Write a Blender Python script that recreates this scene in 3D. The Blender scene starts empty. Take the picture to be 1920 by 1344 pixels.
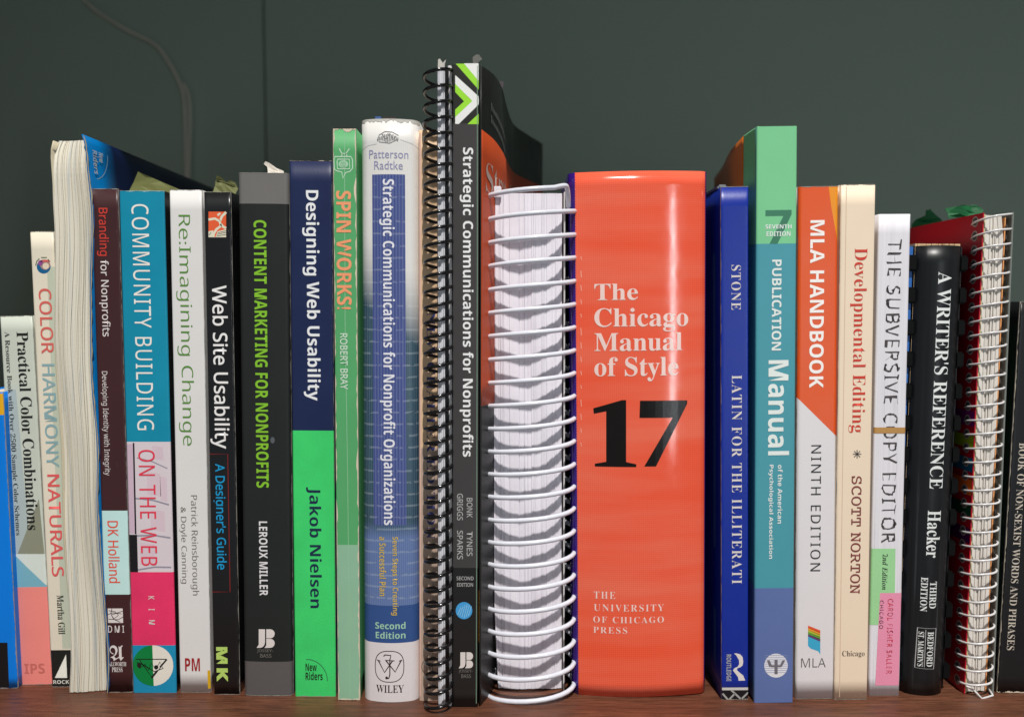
import bpy, bmesh, math, random
from mathutils import Vector, Matrix, noise
random.seed(7)
R = math.radians
S = bpy.context.scene
COL = S.collection

# ---------------------------------------------------------------- camera, light, exposure
F, CXP, CYP = 1450.0, 960.0, 672.0          # focal length and centre in photo pixels
PITCH = math.atan(87 / F)
CAMLOC = Vector((0, -0.35, 0.175))
cd = bpy.data.cameras.new('camera'); cam = bpy.data.objects.new('camera', cd); COL.objects.link(cam)
cam.location = CAMLOC; cam.rotation_euler = (R(90) - PITCH, 0, 0)
cd.sensor_width = 36; cd.lens = 36 * F / 1920; cd.clip_start = .01; cd.clip_end = 50
cd.dof.use_dof = True; cd.dof.focus_distance = .347; cd.dof.aperture_fstop = 5.6
S.camera = cam
w = bpy.data.worlds.new('World'); S.world = w; w.use_nodes = True
bg = w.node_tree.nodes['Background']; bg.inputs[0].default_value = (.86, .95, 1, 1); bg.inputs[1].default_value = .205

def area(name, loc, target, sx, sy, power, colour):
    l = bpy.data.lights.new(name, 'AREA'); l.shape = 'RECTANGLE'; l.size = sx; l.size_y = sy
    l.energy = power; l.color = colour
    o = bpy.data.objects.new(name, l); COL.objects.link(o); o.location = loc
    o.rotation_euler = (Vector(target) - Vector(loc)).to_track_quat('-Z', 'Y').to_euler()
    return o
area('ceiling_lamp', (.25, -1.76, 3.10), (.03, 0, .12), .07, .07, 150, (1, .965, .92))
area('window_light', (.62, -1.25, .16), (.1, 0, .15), .042, .56, 1.45, (.88, .95, 1))
S.view_settings.view_transform = 'Standard'; S.view_settings.look = 'None'
S.view_settings.exposure = 0; S.view_settings.gamma = 1
S.cycles.max_bounces = 6

ROT = cam.rotation_euler.to_matrix()
def ray(u, v): return ROT @ Vector(((u - CXP) / F, -(v - CYP) / F, -1))
def P(u, v, Y):                              # photo pixel -> point on the vertical plane y = Y
    d = ray(u, v); return CAMLOC + d * ((Y - CAMLOC.y) / d.y)
def Yfloor(v):                               # where the line of sight through row v meets the shelf
    d = ray(960, v); return (CAMLOC + d * (-CAMLOC.z / d.z)).y

# ---------------------------------------------------------------- materials
def lin(c): c /= 255; return c / 12.92 if c <= .04045 else ((c + .055) / 1.055) ** 2.4
def rgb(c, k=1.0): return tuple(min(.9, lin(x) * k) for x in c) + (1,)
_m = {}
def setin(n, k, v):
    if k in n.inputs: n.inputs[k].default_value = v
class G:                                     # small node-graph helper
    def __init__(s, name):
        s.m = bpy.data.materials.new(name); s.m.use_nodes = True; s.t = s.m.node_tree
        s.bsdf = s.t.nodes['Principled BSDF']
        s.tc = s.t.nodes.new('ShaderNodeTexCoord')
    def link(s, a, b): s.t.links.new(a, b)
    def math(s, op, a, b=None, c=None, clamp=False):
        n = s.t.nodes.new('ShaderNodeMath'); n.operation = op; n.use_clamp = clamp
        for i, x in enumerate((a, b, c)):
            if x is None: continue
            if isinstance(x, (int, float)): n.inputs[i].default_value = x
            else: s.link(x, n.inputs[i])
        return n.outputs[0]
    def mapping(s, scale, loc=(0, 0, 0), rot=(0, 0, 0)):
        n = s.t.nodes.new('ShaderNodeMapping'); n.inputs['Scale'].default_value = scale
        n.inputs['Location'].default_value = loc; n.inputs['Rotation'].default_value = rot
        s.link(s.tc.outputs['Object'], n.inputs['Vector']); return n.outputs[0]
    def noise(s, scale, detail=3, vec=None, rough=.5):
        n = s.t.nodes.new('ShaderNodeTexNoise'); n.inputs['Scale'].default_value = scale
        n.inputs['Detail'].default_value = detail; n.inputs['Roughness'].default_value = rough
        s.link(vec if vec else s.tc.outputs['Object'], n.inputs['Vector']); return n.outputs[0]
    def mix(s, f, a, b, mode='MIX'):
        n = s.t.nodes.new('ShaderNodeMix'); n.data_type = 'RGBA'; n.blend_type = mode
        for i, x in ((0, f), (6, a), (7, b)):
            if isinstance(x, (int, float, tuple)): n.inputs[i].default_value = x
            else: s.link(x, n.inputs[i])
        return n.outputs[2]
    def ramp(s, f, stops, interp='LINEAR'):
        n = s.t.nodes.new('ShaderNodeValToRGB'); r = n.color_ramp; r.interpolation = interp
        while len(r.elements) < len(stops): r.elements.new(.5)
        for e, (p, c) in zip(r.elements, stops): e.position = p; e.color = c if len(c) == 4 else tuple(c) + (1,)
        s.link(f, n.inputs[0]); return n.outputs[0]
    def xyz(s):
        n = s.t.nodes.new('ShaderNodeSeparateXYZ'); s.link(s.tc.outputs['Object'], n.inputs[0]); return n.outputs
    def bump(s, h, strength, dist=.0002):
        n = s.t.nodes.new('ShaderNodeBump'); n.inputs['Strength'].default_value = strength
        n.inputs['Distance'].default_value = dist; s.link(h, n.inputs['Height']); s.link(n.outputs[0], s.bsdf.inputs['Normal'])
    def done(s, colour, rough=.45, spec=.4):
        if isinstance(colour, tuple): s.bsdf.inputs['Base Color'].default_value = colour
        else: s.link(colour, s.bsdf.inputs['Base Color'])
        if isinstance(rough, (int, float)): s.bsdf.inputs['Roughness'].default_value = rough
        else: s.link(rough, s.bsdf.inputs['Roughness'])
        setin(s.bsdf, 'Specular IOR Level', spec); return s.m

def ink(c, k=1.0, rough=.45, var=.10, spec=.4, scuff=.0):
    """printed paper: slight blotches, print grain, faint relief, optional pale scuffs"""
    key = (c, k, rough, var, spec, scuff)
    if key in _m: return _m[key]
    g = G('printed_paper')
    base = rgb(c, k)
    n1 = g.noise(60, 3); n2 = g.noise(2600, 2)
    f = g.math('ADD', g.math('MULTIPLY', g.math('SUBTRACT', n1, .5), var * 1.4), g.math('MULTIPLY', g.math('SUBTRACT', n2, .5), var * 2.4))
    val = g.math('ADD', f, 1.0)
    v = g.t.nodes.new('ShaderNodeVectorMath'); v.operation = 'SCALE'; v.inputs[0].default_value = base[:3]
    g.link(val, v.inputs['Scale'])
    cc = v.outputs[0]
    if scuff:
        sc = g.noise(1, 6, g.mapping((900, 900, 120)), .7)
        m = g.math('MULTIPLY', g.math('GREATER_THAN', sc, .70), scuff)
        cc = g.mix(m, cc, (.5, .5, .47, 1))
    g.bump(g.noise(900, 3), .10, .0002)
    rr = g.math('ADD', g.math('MULTIPLY', n1, .16), rough - .08)
    _m[key] = g.done(cc, rr, spec); return _m[key]

def page_mat(c, k=1.0, contrast=.5, tint=None):
    key = ('pg', c, k, contrast, tint)
    if key in _m: return _m[key]
    g = G('page_edges')
    n = g.noise(1, 4, g.mapping((2600, 30, 4)), .8)
    n2 = g.noise(1, 3, g.mapping((500, 10, 9)), .6)
    b = rgb(c, k)
    d = tuple(x * (1 - contrast) for x in b[:3]) + (1,)
    cc = g.ramp(n, [(.30, d), (.48, b), (1, b)])
    if tint: cc = g.mix(g.ramp(n2, [(.52, (0, 0, 0)), (.66, (.55, .55, .55))]), cc, rgb(tint, k))
    g.bump(n, .5, .0003)
    _m[key] = g.done(cc, .8, .2); return _m[key]

def plain(name, c, k=1, rough=.4, spec=.5, metal=0, coat=0):
    key = (name, c, k, rough, metal)
    if key in _m: return _m[key]
    g = G(name); n = g.noise(350, 4)
    b = rgb(c, k); d = tuple(x * .86 for x in b[:3]) + (1,)
    m = g.done(g.mix(n, d, b), rough, spec); g.bsdf.inputs['Metallic'].default_value = metal
    setin(g.bsdf, 'Coat Weight', coat)
    _m[key] = m; return m

# ---------------------------------------------------------------- object helpers
def link(name, me, mat=None, parent=None):
    if mat: me.materials.append(mat)
    o = bpy.data.objects.new(name, me); COL.objects.link(o)
    if parent: o.parent = parent
    return o
def tag(o, label, cat=None, group=None, kind=None):
    if label: o['label'] = label
    if cat: o['category'] = cat
    if group: o['group'] = group
    if kind: o['kind'] = kind
    return o
def finish(name, bm, mat, parent=None, smooth=False):
    bmesh.ops.recalc_face_normals(bm, faces=bm.faces)
    me = bpy.data.meshes.new(name); bm.to_mesh(me); bm.free()
    if smooth:
        for p in me.polygons: p.use_smooth = True
    return link(name, me, mat, parent)
def box(bm, x0, x1, y0, y1, z0, z1, bev=0):
    r = bmesh.ops.create_cube(bm, size=1)['verts']
    for v in r: v.co = Vector(((x0 + x1) / 2 + v.co.x * (x1 - x0), (y0 + y1) / 2 + v.co.y * (y1 - y0), (z0 + z1) / 2 + v.co.z * (z1 - z0)))
    if bev:
        es = list({e for v in r for e in v.link_edges}); bmesh.ops.bevel(bm, geom=es, offset=bev, segments=2, affect='EDGES')
def tube(bm, pts, r, n=10):
    pts = [Vector(p) for p in pts]; rings = []
    up = Vector((0.13, .21, 1)).normalized(); prev = None
    for i, p in enumerate(pts):
        t = (pts[min(i + 1, len(pts) - 1)] - pts[max(i - 1, 0)]).normalized()
        a = prev - t * prev.dot(t) if prev else t.cross(up)
        if a.length < 1e-6: a = t.orthogonal()
        a.normalize(); prev = a; b = t.cross(a)
        rings.append([bm.verts.new(p + (a * math.cos(2 * math.pi * k / n) + b * math.sin(2 * math.pi * k / n)) * r) for k in range(n)])
    for A, B in zip(rings, rings[1:]):
        for k in range(n): bm.faces.new((A[k], A[(k + 1) % n], B[(k + 1) % n], B[k]))
    for ring, s in ((rings[0], -1), (rings[-1], 1)):
        c = bm.verts.new(sum((v.co for v in ring), Vector()) / n + (pts[-1] - pts[-2] if s > 0 else pts[0] - pts[1]).normalized() * r * .6)
        for k in range(n): bm.faces.new((ring[k], ring[(k + 1) % n], c))

EPS = 1.5e-5
TEXTS = []
class Book:
    def __init__(s, name, label, tl, tr, bl, br, depth=.16, bulge=0.0, corner=.0009, cat='book', group=None, bottom=None, yoff=0):
        vb = bottom or (bl[1] + br[1]) / 2
        Y = Yfloor(vb) + yoff
        A, B, C, D = (P(*q, Y) for q in (tl, tr, bl, br))
        s.w = ((B.x - A.x) + (D.x - C.x)) / 2
        bot = (C + D) / 2; top = (A + B) / 2
        s.tilt = math.atan2(top.x - bot.x, top.z - bot.z)
        s.h = (top.z - max(bot.z, 0)) / math.cos(s.tilt) if yoff == 0 else top.z / math.cos(s.tilt)
        s.d = depth; s.bulge = bulge; s.r = corner
        s.root = bpy.data.objects.new(name, None); COL.objects.link(s.root)
        s.root.empty_display_size = .02
        s.root.location = (bot.x if yoff == 0 else (C.x + D.x) / 2, Y, s.w / 2 * abs(math.sin(s.tilt)))
        s.h -= s.root.location.z
        s.root.rotation_euler = (0, s.tilt, 0)
        s.M = Matrix.Translation(s.root.location) @ Matrix.Rotation(s.tilt, 4, 'Y'); s.I = s.M.inverted()
        s.RI = s.I.to_3x3(); s.cam = s.I @ CAMLOC
        tag(s.root, label, cat, group)
    def prof(s, x):
        a = abs(x); h = s.w / 2
        y = s.bulge * min(1, (a / h)) ** 2
        if a > h - s.r:
            q = min(a - (h - s.r), s.r); y += s.r - math.sqrt(max(0, s.r * s.r - q * q))
        return y
    def loc(s, u, v, y=0.0):
        d = s.RI @ ray(u, v); p = s.cam + d * ((y - s.cam.y) / d.y); return p.x, p.z
    def sheet(s, name, bm, mat, lay=1, label=None):
        """flat geometry in (x, z) laid on the spine surface"""
        if s.bulge > .0005:
            n = 18
            for i in range(1, n):
                bmesh.ops.bisect_plane(bm, geom=bm.verts[:] + bm.edges[:] + bm.faces[:], plane_co=(-s.w / 2 + s.w * i / n, 0, 0), plane_no=(1, 0, 0))
        h = s.w / 2; mx = max(abs(v.co.x) for v in bm.verts)
        if mx > h - s.r:
            for q in (.05, .2, .4, .7, 1):
                for sg in (-1, 1):
                    bmesh.ops.bisect_plane(bm, geom=bm.verts[:] + bm.edges[:] + bm.faces[:], plane_co=(sg * (h - s.r * q), 0, 0), plane_no=(1, 0, 0))
        for v in bm.verts:
            x = max(-s.w / 2, min(s.w / 2, v.co.x)); v.co = Vector((x, s.prof(x) - EPS * lay, v.co.z))
        me = bpy.data.meshes.new(name); bm.to_mesh(me); bm.free()
        o = link(name, me, mat, s.root)
        if label: o['label'] = label
        return o
    def poly(s, name, pts, mat, lay=1, label=None, raw=False):
        bm = bmesh.new()
        q = pts if raw else [s.loc(*p) for p in pts]
        f = bm.faces.new([bm.verts.new((max(-s.w / 2, min(s.w / 2, x)), 0, z)) for x, z in q])
        f.normal_update(); bmesh.ops.triangulate(bm, faces=[f], ngon_method='EAR_CLIP')
        return s.sheet(name, bm, mat, lay, label)
    def band(s, v0, v1, mat, lay=1, name='colour_band', u0=None, u1=None):
        z0 = s.h if v0 is None else s.loc(s.u(v0), v0)[1]
        z1 = 0 if v1 is None else s.loc(s.u(v1), v1)[1]
        h = s.w / 2
        bm = bmesh.new(); n = 36
        xs = [-h + s.r * .02] + [-h + s.r * t for t in (.05, .2, .4, .7, 1)] + [h - s.r * t for t in (1, .7, .4, .2, .05)] + [h - s.r * .02]
        if s.bulge > .0005: xs = sorted({round(q, 7) for q in xs + [-h + s.w * i / n for i in range(1, n)]})
        a = [bm.verts.new((x, 0, z0)) for x in xs]; b = [bm.verts.new((x, 0, z1)) for x in xs]
        for i in range(len(xs) - 1): bm.faces.new((a[i], a[i + 1], b[i + 1], b[i]))
        for v in bm.verts: v.co.y = s.prof(v.co.x) - EPS * lay
        me = bpy.data.meshes.new(name); bm.to_mesh(me); bm.free()
        o = link(name, me, mat, s.root)
        for p in me.polygons: p.use_smooth = True
        return o
    def u(s, v):
        q = s.M @ Vector((0, 0, 0)); p = s.M @ Vector((0, 0, s.h))
        def pr(p):
            c = ROT.transposed() @ (p - CAMLOC); return CXP - c.x / c.z * F, CYP + c.y / c.z * F
        a, b = pr(q), pr(p); t = (v - a[1]) / (b[1] - a[1]); return a[0] + (b[0] - a[0]) * t
    def disc(s, u, v, ru, rv, mat, lay=2, a0=0, a1=360, n=36, name='logo'):
        pts = [(u + ru * math.cos(R(a0 + (a1 - a0) * i / n)), v - rv * math.sin(R(a0 + (a1 - a0) * i / n))) for i in range(n + (0 if a1 - a0 == 360 else 1))]
        return s.poly(name, pts, mat, lay)
    def line(s, strokes, wpx, mat, lay=5, name='logo'):
        bm = bmesh.new()
        for st in strokes:
            closed = st[0] == st[-1] and len(st) > 2
            q = [Vector(s.loc(*p)) for p in st]; hw = wpx * .5 * .35 / F
            L = []
            for i, p in enumerate(q):
                if closed: a, b = q[i - 1 if i else -2], q[i + 1 if i < len(q) - 1 else 1]
                else: a, b = q[max(i - 1, 0)], q[min(i + 1, len(q) - 1)]
                t = (b - a).normalized(); n = Vector((-t.y, t.x))
                L.append((bm.verts.new((p.x + n.x * hw, 0, p.y + n.y * hw)), bm.verts.new((p.x - n.x * hw, 0, p.y - n.y * hw))))
            for A, B in zip(L, L[1:]): bm.faces.new((A[0], B[0], B[1], A[1]))
        return s.sheet(name, bm, mat, lay)
    def text(s, t, style, mat, u0, v0, u1, v1, vert=True, name='lettering', lay=8, off=0, sp=1, jit=0, frame=None, res=3):
        um, vm = (u0 + u1) / 2, (v0 + v1) / 2
        if frame is None:
            x0 = s.loc(u0, vm)[0]; x1 = s.loc(u1, vm)[0]; uc = um
            du = s.u(v0) - s.u(vm), s.u(v1) - s.u(vm)
            z0 = s.loc(um + du[0], v0)[1]; z1 = s.loc(um + du[1], v1)[1]
        else: x0, x1, z0, z1 = u0, u1, v0, v1
        TEXTS.append((s, t, style, mat, (x0, x1, z0, z1), vert, name, lay, off, sp, jit, frame, res))
    # ------ body
    def cover(s, mat, t=.0004, side_l=None, side_r=None, rows=26, name='cover', wob=0, inset=0):
        h = s.w / 2; ns = 36 if s.bulge > .0005 else 8; nd = 8
        xs = sorted({round(x, 7) for x in [-h, h] + [sg * (h - s.r * q) for sg in (-1, 1) for q in (.05, .2, .4, .7, 1)] + [-h + s.w * i / ns for i in range(1, ns)]})
        out = [(-h + (side_l(d) if side_l else 0), s.prof(h) + d) for d in [s.d * (1 - i / nd) for i in range(nd)]]
        out += [(x, s.prof(x)) for x in xs]
        out += [(h + (side_r(d) if side_r else 0), s.prof(h) + d) for d in [s.d * (i + 1) / nd for i in range(nd)]]
        inn = []
        for i, (x, y) in enumerate(out):
            if i < nd: inn.append((x + t, y))
            elif i >= len(out) - nd: inn.append((x - t, y))
            else: inn.append((max(-h + t, min(h - t, x)), y + t))
        bm = bmesh.new(); seed = random.random() * 50
        grid = []
        for j in range(rows + 1):
            z = s.h * j / rows
            row = []
            for k, (x, y) in enumerate(out + inn):
                kk = k % len(out)
                wv = noise.noise(Vector((x * 60, seed, z * 25))) * wob
                row.append(bm.verts.new((x, y + (wv if nd <= kk < len(out) - nd else 0), z)))
            grid.append(row)
        m = len(out)
        for j in range(rows):
            A, B = grid[j], grid[j + 1]
            for k in range(m - 1):
                bm.faces.new((A[k], A[k + 1], B[k + 1], B[k])); bm.faces.new((A[m + k], B[m + k], B[m + k + 1], A[m + k + 1]))
            bm.faces.new((A[0], B[0], B[m], A[m])); bm.faces.new((A[m - 1], A[2 * m - 1], B[2 * m - 1], B[m - 1]))
        for row, fl in ((grid[0], 0), (grid[-1], 1)):
            for k in range(m - 1): bm.faces.new((row[k], row[k + 1], row[m + k + 1], row[m + k]))
        return finish(name, bm, mat, s.root, True)
    def pages(s, mat, x0=None, x1=None, y0=None, y1=None, z0=.0004, z1=None, n=34, amp=.0002, warp=None, groove=.0006, rows=1, name='page_block', yprof=None, seed=1):
        h = s.w / 2; x0 = -h + .0006 if x0 is None else x0; x1 = h - .0006 if x1 is None else x1
        y0 = s.prof(h) + .002 if y0 is None else y0; y1 = s.d - .002 if y1 is None else y1; z1 = s.h - .0008 if z1 is None else z1
        rnd = random.Random(seed); cuts = sorted([x0 + (x1 - x0) * rnd.random() for _ in range(n - 1)]); cuts = [x0] + cuts + [x1]
        pr = []
        for a, b in zip(cuts, cuts[1:]):
            if b - a < .00025: continue
            o = rnd.uniform(-amp, amp); mid = (a + b) / 2
            yb = yprof(mid) if yprof else 0
            pr += [(a, y0 + o + yb), (b - .00012, y0 + o + yb), (b - .00006, y0 + groove + yb)]
        bm = bmesh.new(); rowsv = []
        for j in range(rows + 1):
            t = j / rows; z = z0 + (z1 - z0) * t; rv = []
            for x, y in pr:
                xx, yy = (warp(x, y, t) if warp else (x, y)); rv.append(bm.verts.new((xx, yy, z)))
            for x in (x1, x0):
                xx, yy = (warp(x, y1, t) if warp else (x, y1)); rv.append(bm.verts.new((xx, y1, z)))
            rowsv.append(rv)
        m = len(rowsv[0])
        for A, B in zip(rowsv, rowsv[1:]):
            for k in range(m): bm.faces.new((A[k], A[(k + 1) % m], B[(k + 1) % m], B[k]))
        bm.faces.new(rowsv[-1]); bm.faces.new(list(reversed(rowsv[0])))
        return finish(name, bm, mat, s.root)
    def wear(s, mat, side, amount=.0007, seed=0, name='worn_edge', v0=None, v1=None):
        """a ragged strip of bare paper where an edge of the cover has rubbed through; side: -1, 1 or 'top' / 'bottom'"""
        rnd = random.Random(seed); bm = bmesh.new(); h = s.w / 2; n = 110; P0 = []
        if side in (-1, 1):
            prev = None
            for i in range(n + 1):
                z = s.h * i / n; q = max(.08, .6 + .8 * noise.noise(Vector((z * 90, seed, 3))) + .35 * rnd.uniform(-1, 1)) * amount
                a = bm.verts.new((side * h, 0, z)); b = bm.verts.new((side * (h - q), 0, z))
                if prev: bm.faces.new((prev[0], prev[1], b, a))
                prev = (a, b)
        else:
            prev = None
            for i in range(41):
                x = -h + s.w * i / 40; q = max(.1, .6 + .8 * noise.noise(Vector((x * 300, seed, 9))) + .3 * rnd.uniform(-1, 1)) * amount
                za, zb = (s.h, s.h - q) if side == 'top' else (0, q)
                a = bm.verts.new((x, 0, za)); b = bm.verts.new((x, 0, zb))
                if prev: bm.faces.new((prev[0], prev[1], b, a))
                prev = (a, b)
        return s.sheet(name, bm, mat, 7)

STY = {'sb': (0x1D5D4, 0x1D5EE, 0x1D7EC), 's': (0x1D5A0, 0x1D5BA, 0x1D7E2), 'serb': (0x1D400, 0x1D41A, 0x1D7CE), 'seri': (0x1D468, 0x1D482, None),
       'mono': (0x1D670, 0x1D68A, 0x1D7F6), 'frak': (0x1D56C, 0x1D586, None), 'def': None, 'sbi': (0x1D63C, 0x1D656, None)}
def conv(t, sty):
    m = STY[sty]
    if not m: return t
    o = ''
    for c in t:
        if 'A' <= c <= 'Z': o += chr(m[0] + ord(c) - 65)
        elif 'a' <= c <= 'z': o += chr(m[1] + ord(c) - 97)
        elif m[2] and '0' <= c <= '9': o += chr(m[2] + ord(c) - 48)
        else: o += c
    return o
def run_texts():
    tmp = []
    for T in TEXTS:
        c = bpy.data.curves.new('t', 'FONT'); c.body = conv(T[1], T[2]); c.resolution_u = T[12]; c.offset = T[8]; c.space_character = T[9]
        o = bpy.data.objects.new('t', c); COL.objects.link(o); tmp.append(o)
    bpy.context.view_layer.update(); dg = bpy.context.evaluated_depsgraph_get()
    for T, o in zip(TEXTS, tmp):
        b, t, sty, mat, (x0, x1, z0, z1), vert, name, lay, off, sp, jit, frame, res = T
        me = bpy.data.meshes.new_from_object(o.evaluated_get(dg))
        bm = bmesh.new(); bm.from_mesh(me); bpy.data.meshes.remove(me)
        xs = [v.co.x for v in bm.verts]; ys = [v.co.y for v in bm.verts]
        ax, bx, ay, by = min(xs), max(xs), min(ys), max(ys)
        for v in bm.verts:
            p = (v.co.x - ax) / (bx - ax); q = (v.co.y - ay) / (by - ay)
            if jit:
                p += jit * .04 * noise.noise(Vector((v.co.x * 9, v.co.y * 9, 1))) / max(1, (bx - ax)); q += jit * .12 * noise.noise(Vector((v.co.x * 9, v.co.y * 9, 7)))
            if vert: v.co = Vector((x0 + (x1 - x0) * q, 0, z0 + (z1 - z0) * p))
            else: v.co = Vector((x0 + (x1 - x0) * p, 0, z1 + (z0 - z1) * q))
        if frame:
            for v in bm.verts: v.co = Vector(frame(v.co.x, v.co.z))
            me = bpy.data.meshes.new(name); bm.to_mesh(me); bm.free(); link(name, me, mat, b.root)
        else: b.sheet(name, bm, mat, lay)
    for o in tmp:
        c = o.data; bpy.data.objects.remove(o); bpy.data.curves.remove(c)

# ---------------------------------------------------------------- setting
g = G('varnished_wood')
wv = g.noise(1, 6, g.mapping((7, 90, 90)), .6); fine = g.noise(1, 5, g.mapping((60, 900, 900)), .7)
big = g.noise(7, 3)
cc = g.ramp(wv, [(.28, rgb((66, 36, 24))), (.46, rgb((98, 57, 40))), (.62, rgb((116, 72, 52))), (.8, rgb((82, 46, 31)))])
cc = g.mix(g.ramp(fine, [(.42, (.85, .85, .85)), (.55, (0, 0, 0))]), cc, rgb((54, 30, 20)))
cc = g.mix(g.math('MULTIPLY', big, .35), cc, rgb((122, 82, 62)))
g.bump(fine, .25, .0002)
wood = g.done(cc, g.math('ADD', g.math('MULTIPLY', fine, .25), .30), .45)
bm = bmesh.new(); box(bm, -.80, .80, -.115, .315, -.022, 0, .0015)
shelf = tag(finish('shelf', bm, wood), 'reddish brown wooden shelf that the books stand on', kind='structure')
bm = bmesh.new(); box(bm, -.80, .80, -.092, .315, .4425, .465, .0015)
tag(finish('upper_shelf', bm, wood), 'wooden shelf above the row of books', kind='structure')
g = G('painted_wall')
n = g.noise(3, 3); n2 = g.noise(500, 3)
g.bump(n2, .15, .0004)
wallm = g.done(g.mix(n, rgb((158, 180, 165)), rgb((170, 192, 177))), .65, .25)
WY = .318
wall = bpy.data.objects.new('wall', None); COL.objects.link(wall); tag(wall, 'dark grey green painted back wall', kind='structure')
sx = P(497, 200, WY).x
for a, b in ((-1.2, sx - .0007), (sx + .0007, 1.2)):
    bm = bmesh.new(); box(bm, a, b, WY, WY + .012, -.3, .9, .0006); finish('wall_panel', bm, wallm, wall)
bm = bmesh.new(); box(bm, -1.2, 1.2, WY + .0125, WY + .02, -.3, .9); finish('wall_backing', bm, plain('dark_backing', (20, 24, 22)), wall)
bm = bmesh.new(); box(bm, -.492, -.470, -.115, .315, -.3, .9, .001)  # out of view panel, added to darken the left end of the row
tag(finish('side_shade_panel', bm, wood), 'unseen left side panel added to shade the left end', kind='structure')

cab = plain('cable_sheath', (238, 236, 222), 1.0, .5)
def cubic(pts, n=10):
    out = []
    for i in range(len(pts) - 1):
        p0, p1, p2, p3 = (Vector(pts[max(0, min(len(pts) - 1, i + k))]) for k in (-1, 0, 1, 2))
        for j in range(n):
            t = j / n; out.append(.5 * ((2 * p1) + (p2 - p0) * t + (2 * p0 - 5 * p1 + 4 * p2 - p3) * t * t + (3 * p1 - p0 - 3 * p2 + p3) * t ** 3))
    out.append(Vector(pts[-1])); return out
root = bpy.data.objects.new('cable', None); COL.objects.link(root)
tag(root, 'thin pale cable hanging in a curve against the wall behind the books', 'cable')
bm = bmesh.new()
tube(bm, cubic([P(u, v, WY - .006) for u, v in ((120, -60), (158, 0), (190, 28), (240, 58), (290, 84), (318, 120), (338, 160), (346, 195), (348, 260), (349, 340), (350, 430))]), .0010, 8)
finish('strand', bm, cab, root, True)
bm = bmesh.new()
tube(bm, cubic([P(u, v, WY - .006) for u, v in ((344, 158), (353, 180), (356, 220), (355, 280), (354, 340), (355, 430))]), .0010, 8)
finish('strand', bm, cab, root, True)

WEAR = ink((228, 214, 190), .9, .8, .08)
def flat_paperback(b, cov, pg=None, **k):
    b.cover(cov, **k); b.pages(pg or page_mat((226, 218, 200)), n=14)
    sd_ = int(b.h * 1e6) % 97
    RUB = ink((168, 164, 156), .9, .8, .1)
    b.wear(RUB, 'top', .00028, sd_); b.wear(RUB, 'bottom', .00030, sd_ + 1); b.wear(RUB, 1 if b.root.location.x < 0 else -1, .00018, sd_ + 2)

# ---------------------------------------------------------------- 1 bright blue book cut by the left edge
b = Book('blue_book', 'bright blue book cut off by the left edge of the picture', (-60, 735), (3, 735), (-34, 1290), (35, 1290), .17)
flat_paperback(b, ink((0, 112, 205), 1.25, .35))
b.band(738, 778, ink((214, 160, 20), 1.2), 1)
b.poly('colour_band', [(-30, 1204), (14, 1204), (17, 1288), (-30, 1288)], ink((22, 20, 22)), 1)

# 2 practical colour
K = 1.25
b = Book('paperback_book', 'pale grey and pink paperback with small and large black serif spine lettering', (-2, 592), (61, 592), (39, 1283), (97, 1283), .20)
flat_paperback(b, ink((182, 188, 176), K))
blk = ink((28, 28, 26), 1, .5)
b.poly('colour_block', [(14, 730), (30, 730), (57, 1040), (25, 1040), (22, 960)], ink((160, 172, 170), K), 1)
b.poly('colour_block', [(73, 935), (83, 1038), (33, 1038)], ink((128, 130, 112), K), 2)
b.poly('colour_block', [(24, 1038), (90, 1038), (94, 1104), (90, 1099)], ink((196, 204, 196), K), 2)
b.poly('colour_block', [(24, 1036), (50, 1062), (87, 1097), (88, 1101), (27, 1101)], ink((110, 162, 178), K), 3)
b.band(1100, None, ink((214, 122, 114), K * 1.1), 4)
b.text('Practical Color Combinations', 'serb', blk, 41, 622, 63, 993)
b.text('A Resource Book with Over 2500 Sample Color Schemes', 'serb', ink((60, 60, 58)), 17, 622, 29, 1003, off=-.006)
b.text('IPS', 'sb', ink((185, 100, 92), K), 46, 1243, 84, 1262, vert=False)

# 3 colour harmony
b = Book('paperback_book', 'cream paperback with red and blue spine capitals, half hidden by the fore-edge-out book', (55, 434), (100, 434), (97, 1287), (140, 1287), .20)
flat_paperback(b, ink((208, 200, 182), K))
b.text('COLOR', 's', ink((196, 92, 84), K), 75, 541, 99, 663, off=.012)
b.text('HARMONY', 's', ink((126, 156, 160), K), 83, 682, 107, 876, off=.012)
b.text('NATURALS', 's', ink((206, 84, 84), K), 93, 889, 116, 1080, off=.012)
b.text('Martha Gill', 'serb', ink((70, 78, 66)), 108, 1115, 121, 1188)
b.band(1218, None, ink((30, 32, 30)), 2)
b.poly('logo', [(124, 1226), (103, 1270), (126, 1270)], ink((225, 222, 210), K), 4)
b.text('ROCK', 'sb', ink((200, 200, 190), K), 100, 1274, 130, 1281, vert=False)
b.poly('colour_block', [(88, 500), (104, 500), (150, 1215), (117, 1215)], ink((176, 182, 164), K), 1)  # grey strip: shadow along the right edge painted onto the spine
b.disc(82, 500, 13, 13, ink((18, 86, 130), K), 3); b.disc(85, 497, 9.5, 9, ink((150, 120, 110), K), 4); b.disc(85, 492, 10, 5, ink((190, 84, 84), K), 5, 10, 170)
b.disc(86, 499, 6, 6, ink((206, 190, 170), K), 6); b.disc(76, 493, 4.5, 5, ink((130, 70, 130), K), 5)
b.line([[(67 , 498), (69, 490), (74, 485)], [(77, 483), (88, 483)], [(90, 486), (93, 490)]], 2, ink((120, 124, 100)), 5)

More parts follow.
